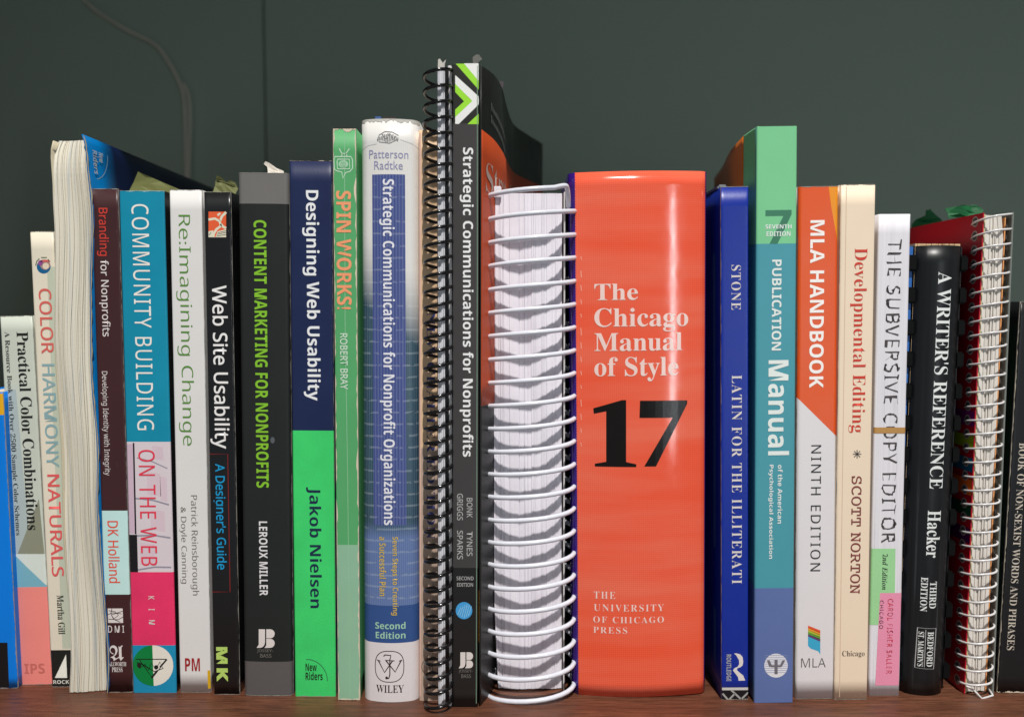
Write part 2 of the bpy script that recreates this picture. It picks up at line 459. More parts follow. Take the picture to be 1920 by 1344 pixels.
# 4 tall blue book, fore edge out
b = Book('thick_book', 'tall thick blue book standing with its wavy cream page edges facing out', (86, 250), (166, 250), (129, 1300), (201, 1300), .185)
tt = lambda t: .0008 * math.sin(t * 7.5 + .8) + .0007 * math.sin(t * 17)
def wp(x, y, t):
    k = 1 - .16 * max(0, (t - .965) / .035) ** 2.5 + .03 * math.exp(-((t - .90) / .05) ** 2) + .09 * math.exp(-(t / .04) ** 2)
    return x * k + tt(t) * (1 - .3 * abs(x) / .01) + .00035 * noise.noise(Vector((x * 900, 0, t * 10))), y + .0009 * math.sin(t * 9 + x * 260) + (.004 * max(0, (t - .93) / .07) ** 2)
b.pages(page_mat((222, 216, 200), 1.0, .16, (164, 178, 184)), x0=-b.w / 2 + .0006, x1=b.w / 2 - .0015, y0=.0015, z1=b.h - .002, n=46, amp=.0003, warp=wp, rows=100, groove=.0005, seed=5)
hw = b.w / 2
def board(parent, name, mat, cols, z0=0, ztop=None, t=.0006, rows=70, sh=0, smooth=True, wob=None):
    """cover board following a path in plan; cols = [(x, y, ztop)]"""
    bm = bmesh.new(); gr = []
    for j in range(rows + 1):
        row = []
        for sgn in (0, 1):
            for i, (x, y, zt) in enumerate(cols):
                q = Vector(cols[min(i + 1, len(cols) - 1)][:2]) - Vector(cols[max(i - 1, 0)][:2]); q.normalize()
                dx, dy = (q.y * t * sgn, -q.x * t * sgn)
                z = z0 + (zt - z0) * j / rows; wx = wob(j / rows) if wob else 0
                row.append(bm.verts.new((x + dx + wx + sh, y + dy, z)))
        gr.append(row)
    m = len(cols)
    for A, B in zip(gr, gr[1:]):
        for k in range(m - 1):
            bm.faces.new((A[k], A[k + 1], B[k + 1], B[k])); bm.faces.new((A[m + k], A[m + k + 1], B[m + k + 1], B[m + k]))
        for k in (0, m - 1): bm.faces.new((A[k], B[k], B[m + k], A[m + k]))
    for row in (gr[0], gr[-1]):
        for k in range(m - 1): bm.faces.new((row[k], row[k + 1], row[m + k + 1], row[m + k]))
    return finish(name, bm, mat, parent, smooth)
wobr = lambda t: tt(t) + .0003 * math.sin(t * 31) - .0015 * max(0, (t - .965) / .035) ** 2.5 - .0004
wobl = lambda t: tt(t) * .9 + .0015 * max(0, (t - .965) / .035) ** 2.5 + .0002
g = G('blue_navy_cover'); x, y, z = g.xyz()
blu = g.done(g.mix(g.ramp(g.math('MULTIPLY', y, 25), [(.30, (0, 0, 0)), (.62, (1, 1, 1))]), rgb((0, 112, 180)), rgb((8, 26, 66))), .35, .4)  # blue along the front edge, navy further back
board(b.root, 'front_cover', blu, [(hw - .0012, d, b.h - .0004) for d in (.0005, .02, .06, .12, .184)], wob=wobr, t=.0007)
board(b.root, 'back_cover', ink((196, 186, 160), 1.1, .6), [(-hw + .0002, d, b.h - .003) for d in (.0012, .02, .06, .12, .184)], wob=wobl, t=.0006)
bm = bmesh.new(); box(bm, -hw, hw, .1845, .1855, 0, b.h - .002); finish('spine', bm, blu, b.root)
bm = bmesh.new(); pv = None
for i in range(121):
    z = (b.h - .001) * i / 120; q = .0007 + .0007 * abs(noise.noise(Vector((z * 130, 3, 1)))); a = bm.verts.new((hw - .0011 + wobr(z / b.h), .0004 + .0002, z)); c = bm.verts.new((hw - .0011 + wobr(z / b.h) + q, .0003, z))
    if pv: bm.faces.new((pv[0], pv[1], c, a))
    pv = (a, c)
finish('worn_edge', bm, ink((180, 166, 130), 1, .7), b.root)
fr = lambda a, z, H=b.h, W=hw: (W - .0002 + wobr(z / H), a, z)
for t_, a0, a1 in (('New', .0095, .0135), ('Riders', .0045, .0085)):
    zt = b.loc(170, 277)[1]; zb = b.loc(170, 296 if t_ == 'New' else 322)[1]
    b.text(t_, 'sb', ink((190, 205, 215), 1), a0, zt, a1, zb, frame=fr, name='logo')
bm = bmesh.new(); pr = None; z0 = b.loc(170, 278)[1]
for i in range(17):
    a = R(90 * i / 16); cy, cz = .004, z0
    q = [bm.verts.new((hw - .0001 + wobr(.95), cy + rr * math.cos(a) , cz - rr * math.sin(a) * 1.0)) for rr in (.0125, .0129)]
    if pr: bm.faces.new((pr[0], pr[1], q[1], q[0]))
    pr = q
finish('logo', bm, ink((150, 180, 200)), b.root)

# 5 branding
b = Book('paperback_book', 'slim dark maroon paperback with red and white title and a pale blue author label', (169, 353), (222, 355), (201, 1297), (248, 1297), .17)
flat_paperback(b, ink((66, 34, 36), .95, .38, spec=.5, scuff=.3))
wh = ink((226, 218, 214), 1, .5)
b.text('Branding', 's', ink((196, 60, 50), 1.1), 181, 390, 204, 480, off=.008)
b.text('for Nonprofits', 's', wh, 186, 488, 206, 631, off=.008)
b.text('Developing Identity with Integrity', 's', wh, 191, 696, 205, 891)
b.band(957, 1114, ink((192, 226, 222), 1.05), 2)
b.text('DK Holland', 's', ink((222, 78, 60), 1.1), 203, 976, 224, 1092, off=.006)
b.poly('logo', [(202, 1140), (230, 1140), (231, 1167), (203, 1167)], wh, 3)
dk = ink((60, 40, 44))
b.line([[(197, 1153), (212, 1148), (228, 1150)], [(204, 1160), (222, 1161), (234, 1154)], [(210, 1140), (208, 1150), (213, 1160), (226, 1166)], [(204, 1144), (216, 1146), (222, 1153), (214, 1159), (209, 1152), (230, 1145)]], 1.2, dk, 5)
b.text('DMI', 's', wh, 203, 1172, 233, 1185, vert=False, sp=1.5, off=.01)
b.text('A', 'frak', wh, 206, 1209, 232, 1238, vert=False)
b.text('ALLWORTH', 'serb', wh, 204, 1240, 237, 1248, vert=False)
b.text('PRESS', 'serb', wh, 210, 1250, 230, 1259, vert=False)
b.wear(ink((120, 80, 78)), -1, .0003, 4)

# 6 community building
b = Book('paperback_book', 'teal paperback with white title, photo panel and magenta lower spine', (222, 358), (308, 358), (250, 1298), (330, 1298), .185)
b.cover(ink((24, 24, 26), 1, .4)); b.pages(page_mat((226, 218, 200)), n=14)
b.band(None, 828, ink((14, 134, 164), 1.1, .4, .16), 1)
b.band(828, 1072, ink((220, 208, 214), 1, .4), 1)
b.band(1072, 1209, ink((224, 52, 100), 1.1, .4, .34), 1)
b.band(1209, None, ink((24, 136, 176), 1.1, .4, .22), 1)
b.poly('photo_detail', [(236, 832), (252, 832), (256, 1000), (240, 1000)], ink((205, 180, 196), 1), 2)
b.poly('photo_detail', [(249, 830), (252, 830), (256, 1001), (253, 1001)], ink((30, 28, 32)), 3)
b.poly('photo_detail', [(242, 1002), (257, 1002), (259, 1072), (244, 1072)], ink((24, 22, 26)), 4)
for q in (((257, 858), (314, 878), 2), ((254, 934), (317, 946), 3), ((257, 1004), (320, 1008), 3), ((258, 1068), (321, 1063), 3)):
    b.line([[q[0], ((q[0][0] + q[1][0]) / 2, (q[0][1] + q[1][1]) / 2 - 3), q[1]]], q[2], ink((150, 146, 160)), 3, 'photo_detail')
for q in ((285, 835, 305, 862), (275, 884, 300, 930), (300, 892, 312, 940), (282, 955, 308, 996), (262, 1016, 290, 1060)):
    b.poly('photo_detail', [(q[0], q[1]), (q[2], q[1] + 3), (q[2] + 2, q[3]), (q[0] + 1, q[3] - 3)], ink((218, 196, 206)), 2)
b.text('COMMUNITY BUILDING', 's', ink((240, 236, 228), 1), 252, 383, 284, 806, off=0, sp=1.12)
b.text('ON THE WEB', 's', ink((224, 56, 80), 1.05), 262, 843, 293, 1060, off=0, sp=1.12)
b.text('KIM', 's', wh, 279, 1117, 290, 1170, off=.01, sp=4)
zc = (287, 1247)
b.disc(287, 1247, 38, 38, ink((232, 228, 216)), 3); b.disc(287, 1247, 38, 38, ink((0, 122, 58), 1.1), 4, 92, 272)
b.line([[(255, 1235), (312, 1235)], [(262, 1237), (286, 1270), (313, 1235)], [(257, 1240), (262, 1252), (272, 1244), (278, 1256), (284, 1242), (292, 1254), (300, 1240), (306, 1252), (290, 1258), (276, 1250), (264, 1243)]], 1.7, ink((18, 20, 18)), 6)
b.disc(261, 1246, 4, 5, blk, 7); b.disc(293, 1250, 4, 4, blk, 7)
b.line([[(300, 1250), (313, 1235)], [(284, 1270), (294, 1257)]], 3, blk, 7)
b.wear(ink((150, 200, 210)), 'top', .0004, 3)

# 7 re:imagining change
b = Book('paperback_book', 'white paperback with thin green spine title and dark red two letter mark', (316, 356), (379, 356), (338, 1297), (395, 1297), .175)
flat_paperback(b, ink((226, 224, 222), 1, .3, .05, .5))
b.text('Re:Imagining Change', 's', ink((84, 134, 52), 1.1), 332, 403, 362, 835, off=-.008)
gr = ink((112, 108, 104))
b.text('Patrick Reinsborough', 's', gr, 356, 928, 372, 1115, off=-.006)
b.text('& Doyle Canning', 's', gr, 337, 950, 351, 1093, off=-.006)
b.text('PM', 'sb', ink((160, 32, 36)), 347, 1233, 375, 1257, vert=False)
b.poly('colour_block', [(389, 1256), (394, 1256), (395, 1290), (390, 1290)], ink((216, 170, 30)), 2)

# 8 web site usability
b = Book('paperback_book', 'black glossy paperback with white title, red outlined cyan subtitle and orange square', (380, 360), (434, 360), (402, 1301), (448, 1301), .185)
flat_paperback(b, ink((22, 23, 25), 1, .28, spec=.55, scuff=.35))
og = ink((222, 92, 52), 1.1); cr = ink((224, 220, 196), 1)
b.poly('logo', [(391, 397), (424, 397), (424, 445), (391, 445)], og, 2)
b.line([[(391, 412), (403, 410), (412, 415), (414, 424), (406, 430), (401, 438), (400, 445)], [(424, 398), (416, 406), (413, 414)], [(414, 420), (418, 425), (424, 428)]], 4.5, cr, 3)
b.poly('logo', [(407, 402), (411, 399), (415, 400), (409, 406)], cr, 3)
b.poly('logo', [(391, 434), (400, 432), (400, 445), (391, 445)], cr, 4); b.poly('logo', [(408, 434), (424, 430), (424, 445), (404, 445)], cr, 4)
b.line([[(408, 437), (424, 433)], [(407, 440), (424, 436)], [(406, 443), (424, 440)], [(392, 441), (396, 436)]], 1.0, blk, 5)
b.text('Web Site Usability', 's', ink((240, 238, 236)), 392, 535, 429, 841, off=.012)
b.line([[(389, 851), (427, 851), (431.5, 1109), (395, 1109)]], 1.6, ink((128, 34, 36)), 4, 'frame_line')
b.text("A Designer's Guide", 's', ink((20, 148, 200), 1.1), 400, 869, 424, 1067, off=.010)
b.text('MK', 'sb', ink((184, 214, 110), 1), 406, 1212, 427, 1277, off=.03, sp=1.2)

# 9 content marketing
b = Book('hardcover_book', 'charcoal book with grey spine ends and lime green condensed capitals', (445, 324), (540, 324), (456, 1304), (549, 1304), .20, bulge=.0006, corner=.002)
flat_paperback(b, ink((34, 38, 37), 1, .5, .12, .3), t=.0018)
gb = ink((92, 88, 88), 1.0, .5)
b.band(None, 382, ink((112, 110, 108), 1.05, .42), 1); b.band(1240, None, gb, 1)
b.text('CONTENT MARKETING FOR NONPROFITS', 'sb', ink((128, 186, 46), 1.1), 478, 413, 502, 914, off=.004)
b.text('LEROUX MILLER', 'sb', ink((232, 230, 232)), 486, 977, 502, 1116)
def jb(b, u0, v0, u1, v1, mat):
    sx_, sy_ = (u1 - u0) / 100, (v1 - v0) / 100
    T = lambda pts: [(u0 + x * sx_, v0 + y * sy_) for x, y in pts]
    arc = lambda cx, cy, rx, ry, a0, a1, n=9: [(cx + rx * math.cos(R(a0 + (a1 - a0) * i / n)), cy - ry * math.sin(R(a0 + (a1 - a0) * i / n))) for i in range(n + 1)]
    b.poly('logo', T([(12, 0), (47, 0), (47, 68)] + arc(20, 70, 26, 29, 0, -90)[1:] + [(0, 100), (12, 82)]), mat, 3)
    b.poly('logo', T([(54, 0), (76, 0)] + arc(76, 24, 24, 24, 80, -90) + [(54, 48)]), mat, 3)
    b.poly('logo', T([(54, 51), (76, 51)] + arc(76, 75, 24, 24, 80, -90) + [(44, 100), (54, 86)]), mat, 3)
jb(b, 481, 1179, 515, 1214, wh)
b.text('JOSSEY-', 's', gr, 482, 1216, 512, 1223, vert=False, off=.01); b.text('BASS', 's', gr, 488, 1225, 509, 1232, vert=False, off=.01)
b.disc(511, 825, 4, 6, ink((90, 94, 100), 1, .2), 2, name='scuff_mark')

# 10 designing web usability
b = Book('paperback_book', 'thick paperback, navy above and bright green below, with bold white title', (543, 301), (621, 301), (552, 1305), (631, 1305), .205)
flat_paperback(b, ink((26, 38, 78), 1.0, .42, .2))
b.band(807, None, ink((62, 208, 110), 1.05, .42, .30), 1)
b.text('Designing Web Usability', 'sb', ink((236, 238, 240)), 568, 357, 600, 751)
b.text('Jakob Nielsen', 'sb', ink((24, 42, 70)), 575, 913, 603, 1139, off=-.006)
b.text('New', 'sb', blk, 573, 1243, 594, 1257, vert=False); b.text('Riders', 'sb', blk, 573, 1259, 605, 1274, vert=False)
b.line([[(574 + 40 * math.sin(R(t)), 1276 - 41 * math.cos(R(t))) for t in range(0, 92, 6)]], 1.6, ink((52, 130, 84)), 5)
b.wear(WEAR, 'top', .0004, 8)

# 11 spin works
b = Book('paperback_book', 'slim worn green paperback with peach title and rubbed cream edges', (624, 241), (667, 241), (633, 1312), (676, 1312), .165, corner=.0006)
flat_paperback(b, ink((84, 164, 104), 1.05, .5, .12))
b.band(1021, None, ink((140, 184, 154), 1.05, .5), 1)
b.wear(WEAR, -1, .0007, 11); b.wear(WEAR, 1, .0008, 12); b.wear(WEAR, 'top', .0014, 13); b.wear(WEAR, 'bottom', .0012, 14)
b.line([[(646, 242), (647, 600), (652, 900), (656, 1306)]], 1.0, ink((150, 196, 160)), 2, 'crease')
pl = ink((196, 226, 200))
b.line([[(628, 294), (658, 294), (661, 300), (661, 316), (656, 322), (648, 324), (643, 335), (641, 323), (632, 321), (627, 318), (626, 300), (628, 294)],
        [(633, 299), (655, 299), (656, 317), (633, 317), (632, 304), (633, 299)], [(636, 279), (642, 290)], [(655, 279), (648, 290)], [(640, 293), (643, 288), (649, 289), (651, 293)]], 1.8, pl, 5)
b.disc(644, 308, 9, 7, ink((170, 210, 178)), 4); b.line([[(644 + r_ * math.cos(a_), 308 - r_ * .8 * math.sin(a_)) for r_, a_ in [(1 + i * .35, i * .7) for i in range(18)]]], 1, ink((110, 176, 124)), 6)
b.text('SPIN WORKS!', 'sb', ink((250, 156, 112), 1.05), 631, 358, 659, 580, off=.004)
b.text('ROBERT BRAY', 's', ink((210, 230, 212)), 638, 625, 652, 730, off=.01)

# 12 strategic communications, hardcover with worn white top
b = Book('hardcover_book', 'thick rounded hardcover, white at both ends with blue grid jacket and taped top', (671, 222), (787, 224), (682, 1316), (783, 1316), .225, bulge=.0028, corner=.0035)
g = G('blue_grid_jacket'); x, y, z = g.xyz()
zv = lambda v: b.loc(730, v)[1]
edge = g.math('MULTIPLY', g.math('POWER', g.math('ABSOLUTE', x), 2), 150)
zz = g.math('ADD', z, g.math('MULTIPLY', g.math('ADD', x, 0), .8))
f = g.math('DIVIDE', g.math('SUBTRACT', zv(470), zz), zv(470) - zv(610), clamp=True)
blue = g.mix(g.noise(1, 3, g.mapping((160, 1, 40))), rgb((36, 62, 96)), rgb((44, 84, 92)))
low = g.mix(g.math('DIVIDE', g.math('SUBTRACT', zv(980), z), zv(980) - zv(1010), clamp=True), blue, rgb((92, 116, 168)))
wavez = g.math('ADD', z, g.math('MULTIPLY', g.noise(1, 2, g.mapping((120, 1, 60))), .0010))
hl = g.math('GREATER_THAN', g.math('SINE', g.math('MULTIPLY', wavez, 2 * math.pi / .0052)), .86)
brk = g.math('GREATER_THAN', g.noise(1, 3, g.mapping((350, 1, 500))), .44)
hl = g.math('MULTIPLY', g.math('MULTIPLY', hl, brk), .26)
vl = g.math('MULTIPLY', g.math('GREATER_THAN', g.math('SINE', g.math('MULTIPLY', x, 2 * math.pi / .00085)), .3), .16)
low = g.mix(g.math('ADD', hl, vl), low, rgb((176, 190, 200)))
wht = g.mix(vl, rgb((228, 226, 222)), rgb((205, 205, 206)))
cc = g.mix(g.math('POWER', f, 1.3), wht, low)
g.bump(g.noise(300, 4), .15, .0004)
jm = g.done(cc, .33, .5)
b.cover(jm, t=.0022); b.pages(page_mat((226, 218, 200)), n=14, y0=.012, z1=b.h - .004)
tb = ink((70, 88, 150), 1.05)
g = G('blue_striped_panel'); x, y, z = g.xyz()
vl = g.math('MULTIPLY', g.math('ADD', g.math('SINE', g.math('MULTIPLY', x, 2 * math.pi / .00135)), 1), .22)
wavez = g.math('ADD', z, g.math('MULTIPLY', g.noise(1, 2, g.mapping((120, 1, 60))), .0010))
hl = g.math('MULTIPLY', g.math('GREATER_THAN', g.math('SINE', g.math('MULTIPLY', wavez, 2 * math.pi / .0052)), .88), g.math('MULTIPLY', g.math('GREATER_THAN', g.noise(1, 3, g.mapping((350, 1, 500))), .5), .2))
cc = g.mix(vl, rgb((60, 74, 134), 1.05), rgb((120, 132, 172), 1.05)); cc = g.mix(hl, cc, rgb((190, 198, 214)))
b.poly('title_panel', [(697, 327), (759, 327), (762, 985), (700, 985)], g.done(cc, .33, .5), 1)
b.band(1135, 1205, ink((50, 82, 138), 1.05, .35), 1); b.band(1205, None, ink((226, 220, 222), 1, .35, .05), 1)
b.text('Strategic Communications for Nonprofit Organizations', 'sb', ink((232, 232, 240)), 712, 336, 741, 984)
yl = ink((206, 176, 72), 1.05)
b.text('Seven Steps to Creating', 'sb', yl, 733, 1006, 747, 1153, off=-.007); b.text('a Successful Plan', 'sb', yl, 711, 1006, 724, 1117, off=-.007)
pu = ink((146, 146, 182), 1)
b.text('Patterson', 'def', pu, 691, 281, 765, 297, vert=False); b.text('Radtke', 'def', pu, 701, 302, 755, 318, vert=False)
sg = ink((160, 206, 182), 1)
b.text('Second', 'sb', sg, 703, 1166, 760, 1179, vert=False); b.text('Edition', 'sb', sg, 704, 1184, 760, 1197, vert=False)
br_ = ink((48, 30, 34))
b.line([[(730 + 27 * (abs(math.cos(R(t))) ** .75) * (1 if math.cos(R(t)) > 0 else -1), 1249 + 29 * (abs(math.sin(R(t))) ** .75) * (1 if math.sin(R(t)) > 0 else -1)) for t in range(0, 361, 9)]], 1.4, br_, 5)
b.line([[(719, 1230), (722, 1227), (733, 1228), (731, 1236), (731, 1264), (729, 1271), (724, 1271)]], 2.0, br_, 5)
b.line([[(709, 1238), (721, 1260), (736, 1238)], [(724, 1238), (741, 1259), (752, 1238)]], 2.2, br_, 6)
b.line([[(706, 1237), (713, 1239)], [(748, 1239), (754, 1237)], [(722, 1237), (740, 1238)]], 1.4, br_, 7)
b.disc(725, 1270, 2.6, 2.6, br_, 6)
b.text('WILEY', 'serb', br_, 705, 1284, 757, 1298, vert=False, off=-.007)
eg = ink((126, 124, 126))
b.line([[(708 + i * 3.1, 265 - 2 * math.sin(i * .8)), (709 + i * 3.1, 258 - 8 * math.sin(math.pi * i / 12) + (i % 3))] for i in range(13)], 1.8, eg, 5)
b.line([[(707, 263), (711, 253), (722, 247), (736, 248), (747, 254)], [(710, 266), (730, 269), (745, 262)], [(716, 252), (724, 262), (731, 250), (737, 262), (743, 255)]], 1.3, eg, 6)
bm = bmesh.new(); pv = None
b.wear(ink((208, 206, 198), 1, .25), 'top', .0018, 31)
for i, (c, x0_, x1_, zz_) in enumerate((((66, 96, 150), -.006, -.0035, .0012), ((62, 50, 48), -.0025, .003, .001))):
    bm = bmesh.new(); box(bm, x0_, x1_, .0010, .002, b.h - .001, b.h + zz_); finish('torn_jacket_edge', bm, ink(c), b.root)
b.line([[(671, 281), (690, 272), (706, 270)], [(750, 262), (770, 268), (784, 276)]], 1.0, ink((176, 176, 176)), 3, 'tape_edge')

# 13 beige book behind the black coil
b = Book('paperback_book', 'tan paperback with blue serif capitals, set back behind the black coil', (786, 244), (838, 244), (785, 1313), (838, 1313), .17, yoff=.0)
tan = ink((226, 190, 152), 1.0, .5)
b.cover(tan); b.pages(page_mat((226, 218, 200)), n=10)
b.band(840, None, ink((190, 166, 148), 1.0, .5), 1)
b.line([[(787.5, 250), (787.5, 1305)]], 3, ink((232, 190, 176)), 2, 'pale_edge')
b.text('NEW CHAPTER EDITION', 'serb', ink((60, 64, 118)), 800, 585, 816, 1010, off=-.007)
b.line([[(807 + 16 * math.cos(R(t)), 1249 + 17 * math.sin(R(t))) for t in range(0, 361, 12)], [(800, 1258), (800, 1246), (806, 1253), (811, 1246), (811, 1258)], [(806, 1240), (806, 1262)]], 1.3, ink((100, 88, 84)), 5)

def coil(parent, mat, cx, cy, rx, ry, z0, z1, turns, r, a_start=0.0, a_end=0.0, ex=2.0, seg=26, head=None, tail=None, ph=0.0):
    pts = []
    tot = turns * 2 * math.pi
    n = int(turns * seg)
    for i in range(n + 1):
        a = a_start + (tot - a_start + a_end) * i / n
        c, s_ = -math.cos(a), -math.sin(a)
        c = math.copysign(abs(c) ** (2 / ex), c); s_ = math.copysign(abs(s_) ** (2 / ex), s_)
        jit_ = .0002 * noise.noise(Vector((a * .5, ph, 2)))
        pts.append(Vector((cx + rx * c + jit_, cy + ry * s_, z0 + (z1 - z0) * a / tot)))
    if head: pts = [Vector(p) for p in head] + pts
    if tail: pts += [Vector(p) for p in tail]
    bm = bmesh.new(); tube(bm, pts, r, 9)
    return finish('coil', bm, mat, parent, True)

# 14 black coil notebook
b = Book('coil_notebook', 'thin notebook with shiny black plastic coil and torn white page corner on top', (821, 130), (843, 130), (822, 1327), (844, 1327), .20, cat='notebook')
pw = P(834, 700, Yfloor(1327)).x - P(821, 700, Yfloor(1327)).x
b.pages(page_mat((222, 222, 228), 1, .3), x0=-b.w / 2, x1=-b.w / 2 + pw, y0=0, z1=b.h, n=6, amp=.0003)
bm = bmesh.new(); box(bm, -b.w / 2 + pw + .0002, -b.w / 2 + pw + .0016, .0005, .2, 0, b.h, .0003); finish('back_cover', bm, plain('black_card', (16, 16, 18), 1, .35), b.root)
bm = bmesh.new()
tp = [(-b.w / 2 + .0000, 0), (-b.w / 2 + pw, 0), (-b.w / 2 + pw * .95, .0020), (-b.w / 2 + pw * 1.15, .0040), (-b.w / 2 + pw * .7, .0026), (-b.w / 2 + pw * .3, .0044), (-b.w / 2 + pw * .05, .0040)]
fr_, bk_ = [bm.verts.new((x, .0002, b.h + z)) for x, z in tp], [bm.verts.new((x, .0016, b.h + z)) for x, z in tp]
bm.faces.new(fr_); bm.faces.new(bk_[::-1])
for i in range(len(tp)): bm.faces.new((fr_[i], bk_[i], bk_[(i + 1) % len(tp)], fr_[(i + 1) % len(tp)]))
finish('torn_page_corner', bm, ink((196, 192, 184), 1, .7), b.root)
cm = plain('black_coil_plastic', (10, 10, 12), 1, .14, .6)
xl = b.loc(796, 700)[0]; xr = b.loc(847, 700)[0]
zt = b.loc(820, 131)[1]
coil(b.root, cm, (xl + xr) / 2, .0010, (xr - xl) / 2, .0062, .0012, zt, 42.5, .00074, ex=2.0, ph=1)

# 15 strategic communications for nonprofits, black/green/orange paperback
b = Book('paperback_book', 'tall grey and black paperback with green chevrons at spine top and curling orange cover', (848, 121), (898, 122), (848, 1325), (896, 1325), .17, corner=.0006)
h = b.w / 2
b.cover(ink((30, 30, 30), 1, .35, spec=.5), t=.0004, name='spine', side_r=lambda d: -.0004, side_l=lambda d: .0002)
b.pages(page_mat((226, 218, 206)), n=12)
bm = bmesh.new(); box(bm, -h - .0019, -h - .0003, .0004, .17, 0, b.h - .0002, .0003); finish('page_edge_strip', bm, page_mat((226, 222, 222), 1, .2), b.root)
b.band(232, 1064, ink((66, 64, 64), 1.0, .38, .08), 1)
gz = [(860 + 0, 0)]
def cz(x, y): return (780 + x / 5.169, 90 + y / 5.169)
lim = ink((150, 216, 52), 1.1); ww = ink((238, 238, 236))
b.band(None, 232, ink((34, 34, 30)), 2)
b.poly('chevron', [cz(385, 155), cz(470, 155), cz(606, 310), cz(606, 405)], lim, 3)
b.poly('chevron', [cz(465, 152), cz(606, 152), cz(606, 320)], ww, 4)
b.poly('chevron', [cz(380, 265), cz(605, 470), cz(612, 510), cz(605, 552), cz(415, 738), cz(380, 738), cz(380, 670), cz(545, 515), cz(380, 350)], ww, 3)
b.poly('chevron', [cz(380, 350), cz(545, 517), cz(380, 672), cz(380, 600), cz(466, 520), cz(380, 430)], lim, 4)
b.poly('chevron', [cz(606, 640), cz(606, 740), cz(500, 740)], lim, 3)
b.text('Strategic Communications for Nonprofits', 'sb', ink((238, 238, 238)), 862, 277, 888, 856)
lt = ink((176, 176, 176))
b.text('BONK', 's', lt, 875, 933, 886, 970, off=.012); b.text('TYNES', 's', lt, 875, 996, 886, 1042, off=.012)
b.text('GRIGGS', 's', lt, 857, 925, 868, 975, off=.012); b.text('SPARKS', 's', lt, 857, 994, 868, 1048, off=.012)
b.text('SECOND', 's', lt, 856, 1080, 888, 1087, vert=False, off=.012); b.text('EDITION', 's', lt, 857, 1092, 887, 1099, vert=False, off=.012)
b.disc(870, 1144, 15.5, 16, ink((66, 154, 212), 1.1), 3)
b.line([[(858 + i * 4, 1158 - abs(i - 3) * 2), (864 + i * 4, 1132 + abs(i - 3) * 2)] for i in range(6)], 1.1, ink((150, 202, 236)), 5)
jb(b, 860, 1222, 887, 1252, wh)
b.text('JOSSEY-', 's', gr, 860, 1254, 886, 1261, vert=False, off=.01); b.text('BASS', 's', gr, 865, 1263, 883, 1270, vert=False, off=.01)
b.line([[(895, 124), (895, 500), (894, 900), (893, 1318)]], 1.2, ink((120, 150, 130)), 6, 'plastic_edge')
def side_board(b, name, mat, pts, sh, vkey, z0=0.0, t=.0005):
    cols = []
    for q in pts:
        u, d = q[0], q[2]; v = q[vkey]
        p = b.I @ P(u, v, b.root.location.y + d); cols.append((p.x, d, p.z))
    cv = [Vector(c) for c in cols]; cv = cubic(cv, 6)
    return board(b.root, name, mat, [(c.x, c.y, c.z) for c in cv], z0, t=t, sh=sh, rows=12), cv
ptsS = [(899, 124, .0008, 243), (922, 140, .014, 262), (938, 165, .030, 284), (946, 196, .050, 300), (956, 226, .070, 318), (970, 242, .100, 330), (1015, 270, .150, 350)]
_, cv = side_board(b, 'front_cover', ink((28, 31, 29), 1, .42), ptsS, .0003, 1)
_, cv2 = side_board(b, 'orange_cover_print', ink((200, 78, 34), .85, .5), ptsS, .0003 + .0006, 3, z0=b.loc(900, 762)[1], t=.00004)
bm = bmesh.new(); box(bm, b.w / 2 + .0004, b.w / 2 + .0010, .001, .012, b.loc(900, 1205)[1], b.loc(900, 1108)[1]); finish('cover_print', bm, ink((236, 160, 20), 1.1), b.root)
def onpath(cv, sh):
    L = [0]
    for p, q in zip(cv, cv[1:]): L.append(L[-1] + math.hypot(q.x - p.x, q.y - p.y))
    def f(a, z):
        for i in range(len(cv) - 1):
            if a <= L[i + 1] or i == len(cv) - 2:
                t = (a - L[i]) / (L[i + 1] - L[i]); return (cv[i].x + (cv[i + 1].x - cv[i].x) * t + sh, cv[i].y + (cv[i + 1].y - cv[i].y) * t, z)
    return f
fs = onpath(cv, .0013)
z1_ = b.loc(905, 300)[1]; z2_ = b.loc(905, 372)[1]
b.text('Strategic', 'serb', ink((178, 160, 150)), .004, z1_, .075, z2_, vert=False, frame=fs, off=-.01)
bm = bmesh.new()
for r0 in (0, 1):                            # two lines of small blurred cover print, as short vertical strokes
    for i in range(20):
        a = .010 + i * .0016; zc_ = b.loc(905, 196 + r0 * 24)[1] - i * .0004
        hh_ = .0034 if i == 0 else .0018 + .0008 * random.random()
        q = [fs(a, zc_), fs(a + .0007, zc_), fs(a + .0007, zc_ + hh_), fs(a, zc_ + hh_)]
        bm.faces.new([bm.verts.new(p) for p in q])
o = finish('cover_print', bm, ink((110, 114, 112)), b.root)

# 16 white coil, thick page block
b = Book('coil_bound_book', 'thick white page block bound with a big white coil, beside the orange volume', (922, 362), (1058, 362), (924, 1295), (1058, 1295), .20, cat='book')
h = b.w / 2
yp = lambda x: .0012 * (x / h) ** 2
def wp2(x, y, t):
    k = max(0, (.16 - t) / .16)
    return x + (.0016 * k if x < -h * .75 else 0) + .00025 * noise.noise(Vector((x * 700, 2, t * 5))), y + .0003 * math.sin(t * 12 + x * 400)
b.pages(page_mat((238, 234, 242), 1, .14), x0=-h + .0005, x1=h - .0009, y0=.0008, z1=b.h, z0=.0006, n=26, amp=.0002, groove=.0004, warp=wp2, rows=30, yprof=yp, seed=9)
dkc = plain('dark_blue_card', (14, 14, 34), 1, .5)
bm = bmesh.new(); box(bm, h - .0004, h + .0002, -.0006, .2, 0, b.h + .0004, .0001); finish('back_cover', bm, ink((206, 202, 200)), b.root)
bm = bmesh.new(); box(bm, h + .00025, h + .0006, .0006, .2, 0, b.h + .0002); finish('back_cover_lining', bm, dkc, b.root)
